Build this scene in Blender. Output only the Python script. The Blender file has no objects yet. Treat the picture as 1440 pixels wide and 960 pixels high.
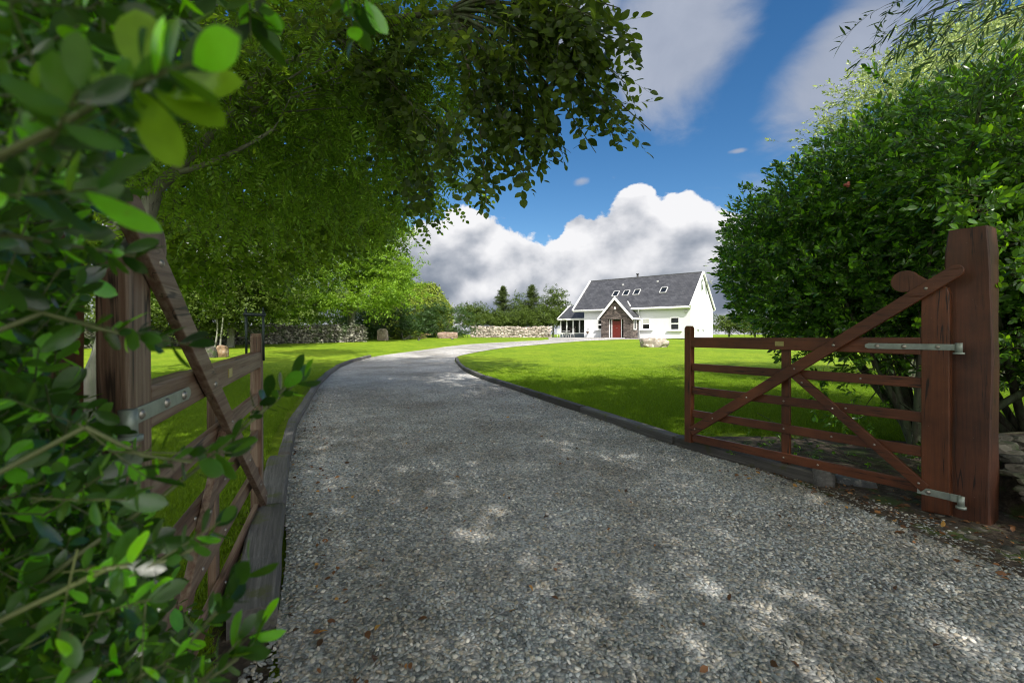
import bpy, bmesh, math, random
import numpy as np
from mathutils import Vector, Matrix, noise
R = math.radians
F, CX, YH, CZ = 640.0, 720.0, 470.0, 1.28      # focal length in photo pixels, centre, horizon, eye height
rng = np.random.default_rng(11); random.seed(5)
scene = bpy.context.scene
COL = scene.collection

def tz(y, x=0):                                 # height of the ground: it climbs gently towards the house
    y = np.asarray(y, float)
    return 0.024*np.clip(y-8, 0, 38)
def ray(px, py, d): return Vector(((px-CX)/F*d, d, CZ-(py-YH)/F*d))
def G(px, py, off=0.0):                         # ground point seen at a place in the photograph
    s = (py-YH)/F
    y = (CZ-off)/s if s > 0 else 400
    if y > 8: y = (CZ-off+0.192)/(s+0.024)
    if y > 46: y = (CZ-off-0.912)/s if s > 0.002 else 100
    return (( px-CX)/F*y, y)

# ---------------------------------------------------------------- object helpers
def tag(o, label=None, cat=None, group=None, kind=None):
    if label: o['label'] = label
    if cat: o['category'] = cat
    if group: o['group'] = group
    if kind: o['kind'] = kind
    return o
def empty(name, loc=(0,0,0), rz=0, label=None, cat=None, group=None):
    o = bpy.data.objects.new(name, None); COL.objects.link(o)
    o.location = loc; o.rotation_euler = (0,0,rz); o.empty_display_size = .1
    return tag(o, label, cat, group)
def link(name, me, mats, parent=None, smooth=False):
    for m in (mats if isinstance(mats, (list, tuple)) else [mats]): me.materials.append(m)
    if smooth: me.polygons.foreach_set('use_smooth', [True]*len(me.polygons))
    o = bpy.data.objects.new(name, me); COL.objects.link(o)
    if parent: o.parent = parent
    return o
def bmobj(name, bm, mats, parent=None, smooth=False):
    me = bpy.data.meshes.new(name); bm.to_mesh(me); bm.free()
    return link(name, me, mats, parent, smooth)
def npmesh(name, V, T, mats, parent=None, mi=None, smooth=False):
    me = bpy.data.meshes.new(name); n = len(T)
    me.vertices.add(len(V)); me.vertices.foreach_set('co', np.asarray(V, np.float32).ravel())
    me.loops.add(n*3); me.loops.foreach_set('vertex_index', np.asarray(T, np.int32).ravel())
    me.polygons.add(n); me.polygons.foreach_set('loop_start', np.arange(0, n*3, 3, dtype=np.int32))
    if mi is not None: me.polygons.foreach_set('material_index', np.asarray(mi, np.int32))
    me.update(calc_edges=True); me.validate()
    o = link(name, me, mats, parent)
    if smooth: me.polygons.foreach_set('use_smooth', np.ones(len(me.polygons), bool))
    return o
def box(bm, c, s, rot=None, bev=0.0, mi=0, jit=0.0):
    r = bmesh.ops.create_cube(bm, size=1.0); vs = r['verts']
    for v in vs:
        v.co = Vector((v.co.x*s[0], v.co.y*s[1], v.co.z*s[2]))
        if jit: v.co += Vector((random.uniform(-jit,jit), random.uniform(-jit,jit), random.uniform(-jit,jit)))
    fs = set(f for v in vs for f in v.link_faces)
    if bev > 0:
        es = list(set(e for v in vs for e in v.link_edges))
        b = bmesh.ops.bevel(bm, geom=es, offset=bev, segments=2, affect='EDGES', profile=0.5)
        fs = set(b['faces']) | set(f for f in fs if f.is_valid)
        vs = list(set(v for f in fs for v in f.verts))
    M = Matrix.Translation(c) @ (rot if rot is not None else Matrix.Identity(4))
    for v in vs: v.co = M @ v.co
    for f in fs: f.material_index = mi
    return vs
def prism(bm, pts, y0, y1, bev=0.0, mi=0):       # outline in x,z pushed from y0 to y1
    a = [bm.verts.new((p[0], y0, p[1])) for p in pts]; b = [bm.verts.new((p[0], y1, p[1])) for p in pts]
    n = len(pts); fs = [bm.faces.new(a), bm.faces.new(b[::-1])]
    for i in range(n): fs.append(bm.faces.new((a[i], b[i], b[(i+1)%n], a[(i+1)%n])))
    for f in fs: f.material_index = mi
    bmesh.ops.recalc_face_normals(bm, faces=fs)
    if bev:
        es = [e for e in (fs[0].edges[:]+fs[1].edges[:])]
        bmesh.ops.bevel(bm, geom=list(set(es)), offset=bev, segments=2, affect='EDGES', profile=.5)
def cyl(bm, p, q, r0, r1=None, n=10, mi=0, caps=True):
    p, q = Vector(p), Vector(q); d = (q-p).normalized(); r1 = r0 if r1 is None else r1
    a = d.orthogonal().normalized(); b = d.cross(a); A = []; B = []
    for i in range(n):
        t = 2*math.pi*i/n; o = a*math.cos(t)+b*math.sin(t)
        A.append(bm.verts.new(p+o*r0)); B.append(bm.verts.new(q+o*r1))
    fs = [bm.faces.new((A[i], A[(i+1)%n], B[(i+1)%n], B[i])) for i in range(n)]
    if caps: fs += [bm.faces.new(A[::-1]), bm.faces.new(B)]
    for f in fs: f.material_index = mi; f.smooth = True
def dome(bm, c, n, r, mi=0):                     # round bolt head facing n
    n = Vector(n).normalized(); a = n.orthogonal().normalized(); b = n.cross(a); c = Vector(c); rings = []
    for k, (rr, h) in enumerate(((1,0),(.85,.35),(.5,.6))):
        rings.append([bm.verts.new(c+(a*math.cos(t*math.pi/5)+b*math.sin(t*math.pi/5))*r*rr+n*r*h) for t in range(10)])
    top = bm.verts.new(c+n*r*.68)
    for u, v in zip(rings, rings[1:]):
        for i in range(10): f = bm.faces.new((u[i], u[(i+1)%10], v[(i+1)%10], v[i])); f.material_index = mi; f.smooth = True
    for i in range(10): f = bm.faces.new((rings[-1][i], rings[-1][(i+1)%10], top)); f.material_index = mi; f.smooth = True
def rock(bm, c, s, seed, sub=3, amp=.28, freq=1.1, rz=0.0, flat=False, mi=0):
    r = bmesh.ops.create_icosphere(bm, subdivisions=sub, radius=1.0)
    Rz = Matrix.Rotation(rz, 3, 'Z'); off = Vector((seed*7.13, seed*3.7, seed*1.9))
    for v in r['verts']:
        n = v.co.normalized()
        k = 1+amp*noise.fractal(n*freq+off, 1.0, 2.0, 4)
        q = n*k
        for ax, lim in ((0,.8),(1,.8),(2,.72)):     # flattish broken sides
            if abs(q[ax]) > lim: q[ax] = math.copysign(lim+(abs(q[ax])-lim)*.3, q[ax])
        if q.z < -.5: q.z = -.5
        v.co = Vector(c)+Rz@Vector((q.x*s[0], q.y*s[1], q.z*s[2]))
    for v in r['verts']:
        for f in v.link_faces: f.smooth = not flat; f.material_index = mi

# ---------------------------------------------------------------- materials
def nmat(name):
    m = bpy.data.materials.new(name); m.use_nodes = True; nt = m.node_tree; nt.nodes.clear()
    out = nt.nodes.new('ShaderNodeOutputMaterial'); p = nt.nodes.new('ShaderNodeBsdfPrincipled')
    nt.links.new(p.outputs[0], out.inputs[0]); return m, nt, p, out
def nd(nt, t, **kw):
    n = nt.nodes.new(t)
    for k, v in kw.items():
        if k.startswith('_'): n.inputs[k[1:].replace('_', ' ')].default_value = v
        else: setattr(n, k, v)
    return n
def ramp(nt, fac, stops, mode='LINEAR'):
    r = nt.nodes.new('ShaderNodeValToRGB'); cr = r.color_ramp; cr.interpolation = mode
    while len(cr.elements) > 1: cr.elements.remove(cr.elements[-1])
    cr.elements[0].position = stops[0][0]; cr.elements[0].color = (*stops[0][1], 1)
    for p, c in stops[1:]: e = cr.elements.new(p); e.color = (*c, 1)
    if fac is not None: nt.links.new(fac, r.inputs[0])
    return r
def coords(nt, scale=(1,1,1), kind='Object'):
    tc = nt.nodes.new('ShaderNodeTexCoord'); mp = nt.nodes.new('ShaderNodeMapping'); mp.inputs['Scale'].default_value = scale
    nt.links.new(tc.outputs[kind], mp.inputs[0]); return mp.outputs[0]
def noise_n(nt, vec, scale, detail=5, rough=.6, dist=0):
    n = nd(nt, 'ShaderNodeTexNoise', _Scale=scale, _Detail=detail, _Roughness=rough, _Distortion=dist); nt.links.new(vec, n.inputs['Vector']); return n
def mix(nt, fac, a, b, blend='MIX'):
    m = nt.nodes.new('ShaderNodeMix'); m.data_type = 'RGBA'; m.blend_type = blend
    for s, v in ((0, fac), (6, a), (7, b)):
        if hasattr(v, 'is_linked') or hasattr(v, 'links'): nt.links.new(v, m.inputs[s])
        else: m.inputs[s].default_value = v if s == 0 else (*v, 1)
    return m.outputs[2]
def bump(nt, p, h, strength=.5, dist=.01, chain=None):
    b = nd(nt, 'ShaderNodeBump', _Strength=strength, _Distance=dist); nt.links.new(h, b.inputs['Height'])
    if chain is not None: nt.links.new(chain, b.inputs['Normal'])
    if p is not None: nt.links.new(b.outputs[0], p.inputs['Normal'])
    return b.outputs[0]

def simple(name, col, rough=.6, metal=0, var=.12, scale=8, bmp=.15, spec=.5):
    m, nt, p, _ = nmat(name); v = coords(nt); n = noise_n(nt, v, scale)
    r = ramp(nt, n.outputs[0], [(.3, tuple(c*(1-var) for c in col)), (.7, tuple(min(1, c*(1+var)) for c in col))])
    nt.links.new(r.outputs[0], p.inputs['Base Color']); p.inputs['Roughness'].default_value = rough; p.inputs['Metallic'].default_value = metal
    p.inputs['Specular IOR Level'].default_value = spec
    n2 = noise_n(nt, v, scale*6); bump(nt, p, n2.outputs[0], bmp, .005); return m

def wood(name, dark, light, axis=0, rough=.5, weather=None, wz=None, grain=14):
    m, nt, p, _ = nmat(name); sc = [grain*3]*3; sc[axis] = 1.4
    v = coords(nt, tuple(sc)); g = noise_n(nt, v, 1.6, 8, .68, .4)
    vo = coords(nt); big = noise_n(nt, vo, 2.3, 4, .6)
    c = ramp(nt, g.outputs[0], [(.32, dark), (.5, tuple((a+b)/2 for a, b in zip(dark, light))), (.68, light)]).outputs[0]
    c = mix(nt, .55, c, ramp(nt, big.outputs[0], [(.35, tuple(x*.55 for x in dark)), (.68, light)]).outputs[0])
    if weather:
        n3 = noise_n(nt, v, .9, 6, .7); f = ramp(nt, n3.outputs[0], [(.42, (0,0,0)), (.62, (1,1,1))]).outputs[0]
        c = mix(nt, f, c, weather)
    # fine drying cracks along the grain and small pale specks
    w = nd(nt, 'ShaderNodeTexVoronoi', _Scale=26); nt.links.new(vo, w.inputs[0])
    sp = ramp(nt, w.outputs['Distance'], [(.02, (1,1,1)), (.05, (0,0,0))]).outputs[0]
    c = mix(nt, mix(nt, 1.0, sp, (.35,.35,.35), 'MULTIPLY'), c, (.5,.45,.4))
    sc2 = [11.]*3; sc2[axis] = .55; ck = noise_n(nt, coords(nt, tuple(sc2)), 1.0, 3, .5, .6)
    ab = nd(nt, 'ShaderNodeMath', operation='SUBTRACT'); nt.links.new(ck.outputs[0], ab.inputs[0]); ab.inputs[1].default_value = .5
    ab2 = nd(nt, 'ShaderNodeMath', operation='ABSOLUTE'); nt.links.new(ab.outputs[0], ab2.inputs[0]); brk = noise_n(nt, vo, 5, 2)
    ad = nd(nt, 'ShaderNodeMath', operation='MULTIPLY_ADD'); nt.links.new(brk.outputs[0], ad.inputs[0]); ad.inputs[1].default_value = .06; nt.links.new(ab2.outputs[0], ad.inputs[2])
    ckm = ramp(nt, ad.outputs[0], [(.027, (.12,.10,.09)), (.036, (1,1,1))]).outputs[0]
    c = mix(nt, 1.0, c, ckm, 'MULTIPLY')
    nt.links.new(c, p.inputs['Base Color']); p.inputs['Roughness'].default_value = rough
    cr = ramp(nt, g.outputs[0], [(.30, (0,0,0)), (.38, (1,1,1))])
    b1 = bump(nt, None, g.outputs[0], .5, .003); bump(nt, p, cr.outputs[0], .5, .004, b1); return m

def foliage(name, col, trans, rough=.38, var=.35, mixf=.45, young=None, spec=.5, hue=.03, mottle=False):
    m, nt, p, out = nmat(name)
    geo = nt.nodes.new('ShaderNodeNewGeometry'); rnd = geo.outputs['Random Per Island']
    def shade(c):
        d = tuple(x*(1-var) for x in c); l = tuple(min(1, x*(1+var)) for x in c)
        st = [(0, (d[0]*.85, d[1], d[2])), (.5, c), (.85, l)]
        if young: st.append((.90, tuple(x*y for x, y in zip(l, young))))
        return ramp(nt, rnd, st).outputs[0]
    c1 = shade(col); c2 = shade(trans)
    if mottle:
        tc = coords(nt); n = noise_n(nt, tc, 60, 3); f = ramp(nt, n.outputs[0], [(.4,(.8,.8,.8)),(.6,(1.1,1.1,1.1))]).outputs[0]
        c1 = mix(nt, 1.0, c1, f, 'MULTIPLY'); vs_ = nd(nt, 'ShaderNodeTexVoronoi', _Scale=75); nt.links.new(tc, vs_.inputs[0]); c1 = mix(nt, ramp(nt, vs_.outputs['Distance'], [(.07,(.8,)*3),(.11,(0,)*3)]).outputs[0], c1, (.10,.07,.02)); bump(nt, p, n.outputs[0], .15, .002)
    nt.links.new(c1, p.inputs['Base Color']); p.inputs['Roughness'].default_value = rough
    p.inputs['Specular IOR Level'].default_value = spec
    t = nt.nodes.new('ShaderNodeBsdfTranslucent'); nt.links.new(c2, t.inputs[0])
    mx = nt.nodes.new('ShaderNodeMixShader'); mx.inputs[0].default_value = mixf
    nt.links.new(p.outputs[0], mx.inputs[1]); nt.links.new(t.outputs[0], mx.inputs[2]); nt.links.new(mx.outputs[0], out.inputs[0])
    return m

M = {}
M['gate'] = wood('stained_gate_wood', (.055,.016,.006), (.165,.050,.017), 0, .42)
M['gate_v'] = wood('stained_gate_wood_upright', (.055,.017,.006), (.17,.052,.018), 2, .42)
M['post'] = wood('rough_post_wood', (.034,.011,.005), (.13,.042,.017), 2, .55)
M['old'] = wood('worn_gate_wood', (.07,.030,.017), (.18,.10,.062), 0, .55, (.24,.175,.125))
M['old_v'] = wood('worn_gate_wood_upright', (.07,.032,.018), (.18,.10,.062), 2, .55, (.24,.175,.125))
M['galv'] = simple('galvanised_metal', (.30,.34,.30), .5, .55, .25, 14, .2)
M['bolt'] = simple('bolt_metal', (.36,.33,.29), .4, .8, .3, 20, .1)
M['brass'] = simple('pale_brass', (.42,.36,.14), .4, .6, .2, 30, .1)
M['iron'] = simple('dark_iron', (.035,.05,.05), .45, .5, .2, 20, .1)
M['bark'] = wood('dark_bark', (.035,.028,.020), (.12,.10,.075), 2, .85, (.10,.13,.07), grain=5)
M['pale_bark'] = wood('silver_bark', (.13,.12,.10), (.32,.31,.27), 2, .8, (.2,.22,.16), grain=4)
M['twig'] = simple('twig', (.07,.05,.03), .7)
M['green_stem'] = simple('green_stem', (.09,.11,.035), .5)
M['white'] = simple('white_render', (.61,.625,.665), .85, 0, .05, .8, .2, .2)
M['trim'] = simple('white_trim', (.80,.80,.80), .45, 0, .02, 4, .02)
M['door'] = simple('red_door', (.12,.014,.009), .4, 0, .12, 6, .02)
M['soffit'] = simple('grey_soffit', (.45,.45,.46), .6, 0, .04, 4, .02)
M['iron_b'] = simple('black_paint', (.012,.012,.013), .5)
M['plinth'] = simple('blue_grey_plinth', (.10,.12,.16), .7)
M['birdw'] = simple('white_feathers', (.75,.75,.73), .8)
M['pot'] = simple('basket_fibre', (.10,.06,.03), .9)

def stone_mat(name, a, b, c, scale=3.0, rough=.9, lichen=(.55,.54,.48), lam=.5, moss=None):
    m, nt, p, _ = nmat(name); v = coords(nt); n = noise_n(nt, v, scale, 8, .65)
    geo = nt.nodes.new('ShaderNodeNewGeometry')
    isl = ramp(nt, geo.outputs['Random Per Island'], [(0, a), (.5, b), (1, c)]).outputs[0]
    nn = ramp(nt, n.outputs[0], [(.3, (.55,.55,.55)), (.7, (1.35,1.33,1.3))]).outputs[0]
    col = mix(nt, 1.0, isl, nn, 'MULTIPLY')
    l = noise_n(nt, v, scale*2.3, 6, .6); f = ramp(nt, l.outputs[0], [(.54, (0,0,0)), (.64, (lam,)*3)]).outputs[0]
    col = mix(nt, f, col, lichen)
    if moss:
        l2 = noise_n(nt, v, scale*.9, 5, .6); f2 = ramp(nt, l2.outputs[0], [(.5, (0,0,0)), (.62, (.8,)*3)]).outputs[0]; col = mix(nt, f2, col, moss)
    nt.links.new(col, p.inputs['Base Color']); p.inputs['Roughness'].default_value = rough
    n2 = noise_n(nt, v, scale*8, 6, .7); bump(nt, p, n2.outputs[0], .6, .02); return m
M['wallstone'] = stone_mat('sunlit_dry_stone', (.20,.17,.14), (.36,.31,.27), (.52,.46,.42), 2)  # pale stone, tone differs from stone to stone
M['wallstone_dark'] = stone_mat('mossy_dry_stone', (.045,.045,.038), (.11,.105,.09), (.26,.245,.21), 2, moss=(.05,.09,.02))  # moss patches; stone colour also darkened for the shade of the trees
M['boulder'] = stone_mat('lichened_boulder', (.26,.22,.19), (.30,.26,.22), (.33,.28,.24), 2.2, lichen=(.62,.60,.52), lam=.8)
M['boulder_pink'] = stone_mat('pinkish_boulder', (.30,.24,.20), (.34,.27,.23), (.34,.28,.24), 2.5, lam=.4)
M['slab'] = stone_mat('brown_slab', (.23,.15,.12), (.27,.19,.15), (.30,.21,.17), 3, lam=.4)
M['orange_stone'] = stone_mat('orange_brown_stone', (.22,.15,.08), (.30,.19,.11), (.34,.22,.12), 3, lam=.3)
M['bankstone'] = stone_mat('mossy_bank_stone', (.05,.05,.04), (.10,.09,.075), (.19,.17,.14), 5, lichen=(.3,.28,.22), lam=.4, moss=(.035,.065,.012))
M['slate_rock'] = stone_mat('blue_grey_rock', (.11,.12,.13), (.14,.15,.16), (.16,.17,.18), 7, lam=.5)

# sleeper kerbs
def sleeper_mat():
    m, nt, p, _ = nmat('weathered_sleeper'); v = coords(nt, (1.5,40,40)); g = noise_n(nt, v, 1.2, 8, .7, .5)
    c = ramp(nt, g.outputs[0], [(.32, (.030,.028,.026)), (.55, (.13,.125,.12)), (.72, (.27,.26,.25))]).outputs[0]
    vo = coords(nt); b = noise_n(nt, vo, 3, 5, .6); c = mix(nt, ramp(nt, b.outputs[0], [(.35,(.0,)*3),(.6,(.75,)*3)]).outputs[0], c, (.10,.095,.088))
    ms = noise_n(nt, vo, 5, 6, .7); c = mix(nt, ramp(nt, ms.outputs[0], [(.56,(0,)*3),(.66,(.8,)*3)]).outputs[0], c, (.085,.095,.025))
    oi = nt.nodes.new('ShaderNodeObjectInfo'); c = mix(nt, 1.0, c, ramp(nt, oi.outputs['Random'], [(0,(.6,.58,.55)),(.5,(1,1,1)),(1,(1.5,1.45,1.4))]).outputs[0], 'MULTIPLY')
    nt.links.new(c, p.inputs['Base Color']); p.inputs['Roughness'].default_value = .8
    bump(nt, p, g.outputs[0], .8, .01); return m
M['sleeper'] = sleeper_mat()

def slate(name, a, b, sx=.32, sy=.22):
    m, nt, p, _ = nmat(name); v = coords(nt)
    br = nd(nt, 'ShaderNodeTexBrick', _Scale=1.0); br.offset = .5
    br.inputs['Color1'].default_value = (*a,1); br.inputs['Color2'].default_value = (*b,1); br.inputs['Mortar'].default_value = (.015,.015,.017,1)
    br.inputs['Mortar Size'].default_value = .008; br.inputs['Brick Width'].default_value = sx; br.inputs['Row Height'].default_value = sy
    nt.links.new(v, br.inputs['Vector']); n = noise_n(nt, v, 1.2, 5)
    c = mix(nt, 1.0, br.outputs[0], ramp(nt, n.outputs[0], [(.3,(.8,)*3),(.7,(1.2,)*3)]).outputs[0], 'MULTIPLY')
    nt.links.new(c, p.inputs['Base Color']); p.inputs['Roughness'].default_value = .55; bump(nt, p, br.outputs['Fac'], -.4, .01); return m
M['slate'] = slate('slate_roof', (.038,.039,.046), (.068,.069,.078))
def cladding():
    m, nt, p, _ = nmat('porch_stone'); tc = nt.nodes.new('ShaderNodeTexCoord')
    sx = nt.nodes.new('ShaderNodeSeparateXYZ'); nt.links.new(tc.outputs['Object'], sx.inputs[0])
    ad = nd(nt, 'ShaderNodeMath', operation='ADD'); nt.links.new(sx.outputs[0], ad.inputs[0]); nt.links.new(sx.outputs[1], ad.inputs[1])
    cb = nt.nodes.new('ShaderNodeCombineXYZ'); nt.links.new(ad.outputs[0], cb.inputs[0]); nt.links.new(sx.outputs[2], cb.inputs[1])
    n = noise_n(nt, tc.outputs['Object'], 6, 4); wv = mix(nt, .12, cb.outputs[0], n.outputs[1])
    br = nd(nt, 'ShaderNodeTexBrick', _Scale=1.0); br.offset = .37
    br.inputs['Color1'].default_value = (.045,.035,.032,1); br.inputs['Color2'].default_value = (.17,.135,.12,1); br.inputs['Mortar'].default_value = (.02,.018,.017,1)
    br.inputs['Mortar Size'].default_value = .012; br.inputs['Brick Width'].default_value = .38; br.inputs['Row Height'].default_value = .11
    nt.links.new(wv, br.inputs['Vector']); nt.links.new(br.outputs[0], p.inputs['Base Color']); p.inputs['Roughness'].default_value = .9
    bump(nt, p, br.outputs['Fac'], -1, .03); return m
M['clad'] = cladding()
def glassm(name, col, rough=.05):
    m, nt, p, _ = nmat(name); p.inputs['Base Color'].default_value = (*col,1); p.inputs['Roughness'].default_value = rough
    p.inputs['Specular IOR Level'].default_value = .9; return m
M['glass'] = glassm('dark_window_glass', (.012,.013,.013))
M['blind'] = simple('pale_blind', (.42,.43,.40), .6)

# lawn: mown grass with slow patches of yellow and of deeper green, small bumps for the sward
def lawn_mat():
    m, nt, p, _ = nmat('lawn_grass'); v = coords(nt)
    big = noise_n(nt, v, .35, 4, .6); mid = noise_n(nt, v, 2.2, 5, .65); fine = noise_n(nt, v, 70, 4, .7)
    mp = coords(nt, (1,.3,1)); st = noise_n(nt, mp, 16, 5, .75)
    c = ramp(nt, big.outputs[0], [(.36, (.13,.22,.008)), (.52, (.195,.285,.010)), (.66, (.285,.345,.022))]).outputs[0]
    c = mix(nt, .6, c, ramp(nt, mid.outputs[0], [(.35, (.08,.165,.007)), (.65, (.23,.325,.018))]).outputs[0])
    c = mix(nt, 1.0, c, ramp(nt, fine.outputs[0], [(.3, (.5,.55,.5)), (.7, (1.4,1.35,1.3))]).outputs[0], 'MULTIPLY')
    c = mix(nt, 1.0, c, ramp(nt, st.outputs[0], [(.3, (.62,.68,.62)), (.7, (1.3,1.25,1.3))]).outputs[0], 'MULTIPLY')
    nt.links.new(c, p.inputs['Base Color']); p.inputs['Roughness'].default_value = .85; p.inputs['Specular IOR Level'].default_value = .15
    bump(nt, p, fine.outputs[0], .7, .03, bump(nt, None, st.outputs[0], .5, .05)); return m
M['lawn'] = lawn_mat()
M['blade'] = foliage('grass_blades', (.175,.28,.010), (.26,.42,.012), .5, .35, .35, spec=.3)

def gravel_mat():
    m, nt, p, _ = nmat('loose_gravel'); v = coords(nt)
    wob = noise_n(nt, v, 9, 2); vv = mix(nt, .03, v, wob.outputs[1], 'ADD')
    vo = nd(nt, 'ShaderNodeTexVoronoi', _Scale=62, _Randomness=1.0); nt.links.new(vv, vo.inputs['Vector'])
    vo2 = nd(nt, 'ShaderNodeTexVoronoi', _Scale=25); nt.links.new(v, vo2.inputs['Vector'])
    sep = nt.nodes.new('ShaderNodeSeparateColor'); nt.links.new(vo.outputs['Color'], sep.inputs[0])
    c = ramp(nt, sep.outputs[0], [(0,(.18,.18,.18)), (.3,(.33,.335,.34)), (.55,(.45,.455,.46)), (.75,(.48,.43,.37)), (.9,(.60,.56,.50)), (1,(.76,.73,.68))]).outputs[0]
    d = ramp(nt, vo.outputs['Distance'], [(0, (1.15,)*3), (.45, (.95,)*3), (.8, (.6,)*3)]).outputs[0]
    c = mix(nt, 1.0, c, d, 'MULTIPLY')
    big = noise_n(nt, v, .55, 5, .6); c = mix(nt, 1.0, c, ramp(nt, big.outputs[0], [(.36,(.68,.66,.62)), (.6,(1.2,1.2,1.2))]).outputs[0], 'MULTIPLY')
    med = noise_n(nt, v, 3.0, 6, .7); c = mix(nt, ramp(nt, med.outputs[0], [(.56,(0,)*3), (.70,(.55,)*3)]).outputs[0], c, (.075,.058,.04))
    nt.links.new(c, p.inputs['Base Color']); p.inputs['Roughness'].default_value = .75; p.inputs['Specular IOR Level'].default_value = .35
    inv = ramp(nt, vo.outputs['Distance'], [(0,(1,)*3),(.3,(.85,)*3),(.75,(0,)*3)]).outputs[0]
    bump(nt, p, inv, .45, .010, bump(nt, None, med.outputs[0], .3, .02)); return m
M['gravel'] = gravel_mat()
def pebble_mat():
    m, nt, p, _ = nmat('slate_pebbles'); oi = nt.nodes.new('ShaderNodeObjectInfo')
    c = ramp(nt, oi.outputs['Random'], [(0,(.12,.127,.13)), (.25,(.235,.25,.255)), (.5,(.36,.38,.385)), (.68,(.41,.425,.42)), (.78,(.32,.28,.22)), (.88,(.44,.41,.35)), (.96,(.60,.57,.52)), (1,(.76,.73,.68))]).outputs[0]
    v = coords(nt); n = noise_n(nt, v, 60, 4); c = mix(nt, 1.0, c, ramp(nt, n.outputs[0], [(.3,(.8,)*3),(.7,(1.2,)*3)]).outputs[0], 'MULTIPLY')
    geo = nt.nodes.new('ShaderNodeNewGeometry'); big = noise_n(nt, geo.outputs['Position'], .9, 5, .65)
    c = mix(nt, 1.0, c, ramp(nt, big.outputs[0], [(.38,(.66,.63,.58)), (.58,(1.15,1.17,1.18))]).outputs[0], 'MULTIPLY')
    nt.links.new(c, p.inputs['Base Color']); p.inputs['Roughness'].default_value = .5; p.inputs['Specular IOR Level'].default_value = .45; return m
M['pebble'] = pebble_mat()
def soil_mat():
    m, nt, p, _ = nmat('leaf_litter_soil'); v = coords(nt); n = noise_n(nt, v, 22, 7, .7); n2 = noise_n(nt, v, 4, 5, .6)
    c = ramp(nt, n.outputs[0], [(.3,(.018,.013,.009)), (.5,(.06,.042,.028)), (.66,(.13,.10,.07)), (.8,(.25,.22,.17))]).outputs[0]
    c = mix(nt, ramp(nt, n2.outputs[0], [(.52,(0,)*3),(.64,(.85,)*3)]).outputs[0], c, (.06,.10,.012))
    nt.links.new(c, p.inputs['Base Color']); p.inputs['Roughness'].default_value = .95; bump(nt, p, n.outputs[0], 1, .03); return m
M['soil'] = soil_mat()

# ---------------------------------------------------------------- leaves and sprays (numpy)
def leafT(L, W, n=4, fold=.25, curl=.15, widest=.5, power=1.0):
    V = []; T = []; ids = []
    for i in range(n+1):
        t = i/n
        s = (t/widest)**.8 if t < widest else ((1-t)/(1-widest))**.7
        w = W/2*math.sin(min(1, max(0, s))*math.pi/2)**power
        z = -curl*L*t*t
        if i in (0, n): ids.append((len(V),)); V.append((0, L*t, z))
        else:
            k = len(V); V += [(-w, L*t, z+fold*w), (0, L*t, z), (w, L*t, z+fold*w)]; ids.append((k, k+1, k+2))
    for a, b in zip(ids, ids[1:]):
        if len(a) == 1 and len(b) == 3: T += [(a[0], b[1], b[0]), (a[0], b[2], b[1])]
        elif len(a) == 3 and len(b) == 3: T += [(a[0],a[1],b[1]),(a[0],b[1],b[0]),(a[1],a[2],b[2]),(a[1],b[2],b[1])]
        elif len(b) == 1: T += [(a[0],a[1],b[0]),(a[1],a[2],b[0])]
    return np.array(V, float), np.array(T, int)
def rotm(ax, ang):
    return np.array(Matrix.Rotation(ang, 3, ax))
def frames(D, U):
    D = D/np.linalg.norm(D, axis=1, keepdims=True)
    Z = U-(U*D).sum(1, keepdims=True)*D; Z /= np.linalg.norm(Z, axis=1, keepdims=True)+1e-9
    X = np.cross(D, Z); return np.stack([X, D, Z], axis=2)     # columns
def inst(Tm, P, Rm, S):
    V, T, mi = Tm; n = len(P); k = len(V)
    W = np.einsum('nij,kj->nki', Rm, V)*S[:, None, None]+P[:, None, :]
    F_ = T[None]+(np.arange(n)*k)[:, None, None]
    return W.reshape(-1, 3), F_.reshape(-1, 3), np.tile(mi, n)
def cat(parts):
    Vs, Ts, Ms = [], [], []; o = 0
    for V, T, m in parts: Vs.append(V); Ts.append(T+o); Ms.append(m); o += len(V)
    return np.concatenate(Vs), np.concatenate(Ts), np.concatenate(Ms)
def tubeT(P, r0, r1, n=3):
    P = np.array(P, float); V = []; T = []
    for i, p in enumerate(P):
        d = P[min(i+1, len(P)-1)]-P[max(i-1, 0)]; d /= np.linalg.norm(d)+1e-9
        a = np.cross(d, [.3,.2,1]); a /= np.linalg.norm(a)+1e-9; b = np.cross(d, a); r = r0+(r1-r0)*i/(len(P)-1)
        for k in range(n): t = 2*math.pi*k/n; V.append(p+(a*math.cos(t)+b*math.sin(t))*r)
    for i in range(len(P)-1):
        for k in range(n):
            a, b = i*n+k, i*n+(k+1)%n; T += [(a, b, b+n), (a, b+n, a+n)]
    return np.array(V), np.array(T)
def place(leaf, p, ang, tilt, roll, s):
    V, T = leaf; Rm = rotm('Z', ang)@rotm('X', tilt)@rotm('Y', roll); return (V*s)@Rm.T+np.array(p), T
def alt_spray(leaf, S, n, r, ang=1.0, droop=.12, tw=.0012, rnd=.3, tilt=.0):      # alternate leaves on a drooping twig
    parts = []; pts = [(0, S*t, -droop*S*t*t) for t in np.linspace(0, 1, 4)]
    V, T = tubeT(pts, tw, tw*.4); parts.append((V, T, np.ones(len(T), int)))
    for i in range(n):
        t = .12+.88*i/(n-1); sd = 1 if i % 2 else -1; a = -sd*ang*(1-.75*(t > .97)) + r.normal()*.15
        V, T = place(leaf, (0, S*t, -droop*S*t*t), a, r.normal()*rnd+tilt, r.normal()*rnd, r.uniform(.75, 1.1)); parts.append((V, T, np.zeros(len(T), int)))
    return cat(parts)
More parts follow.
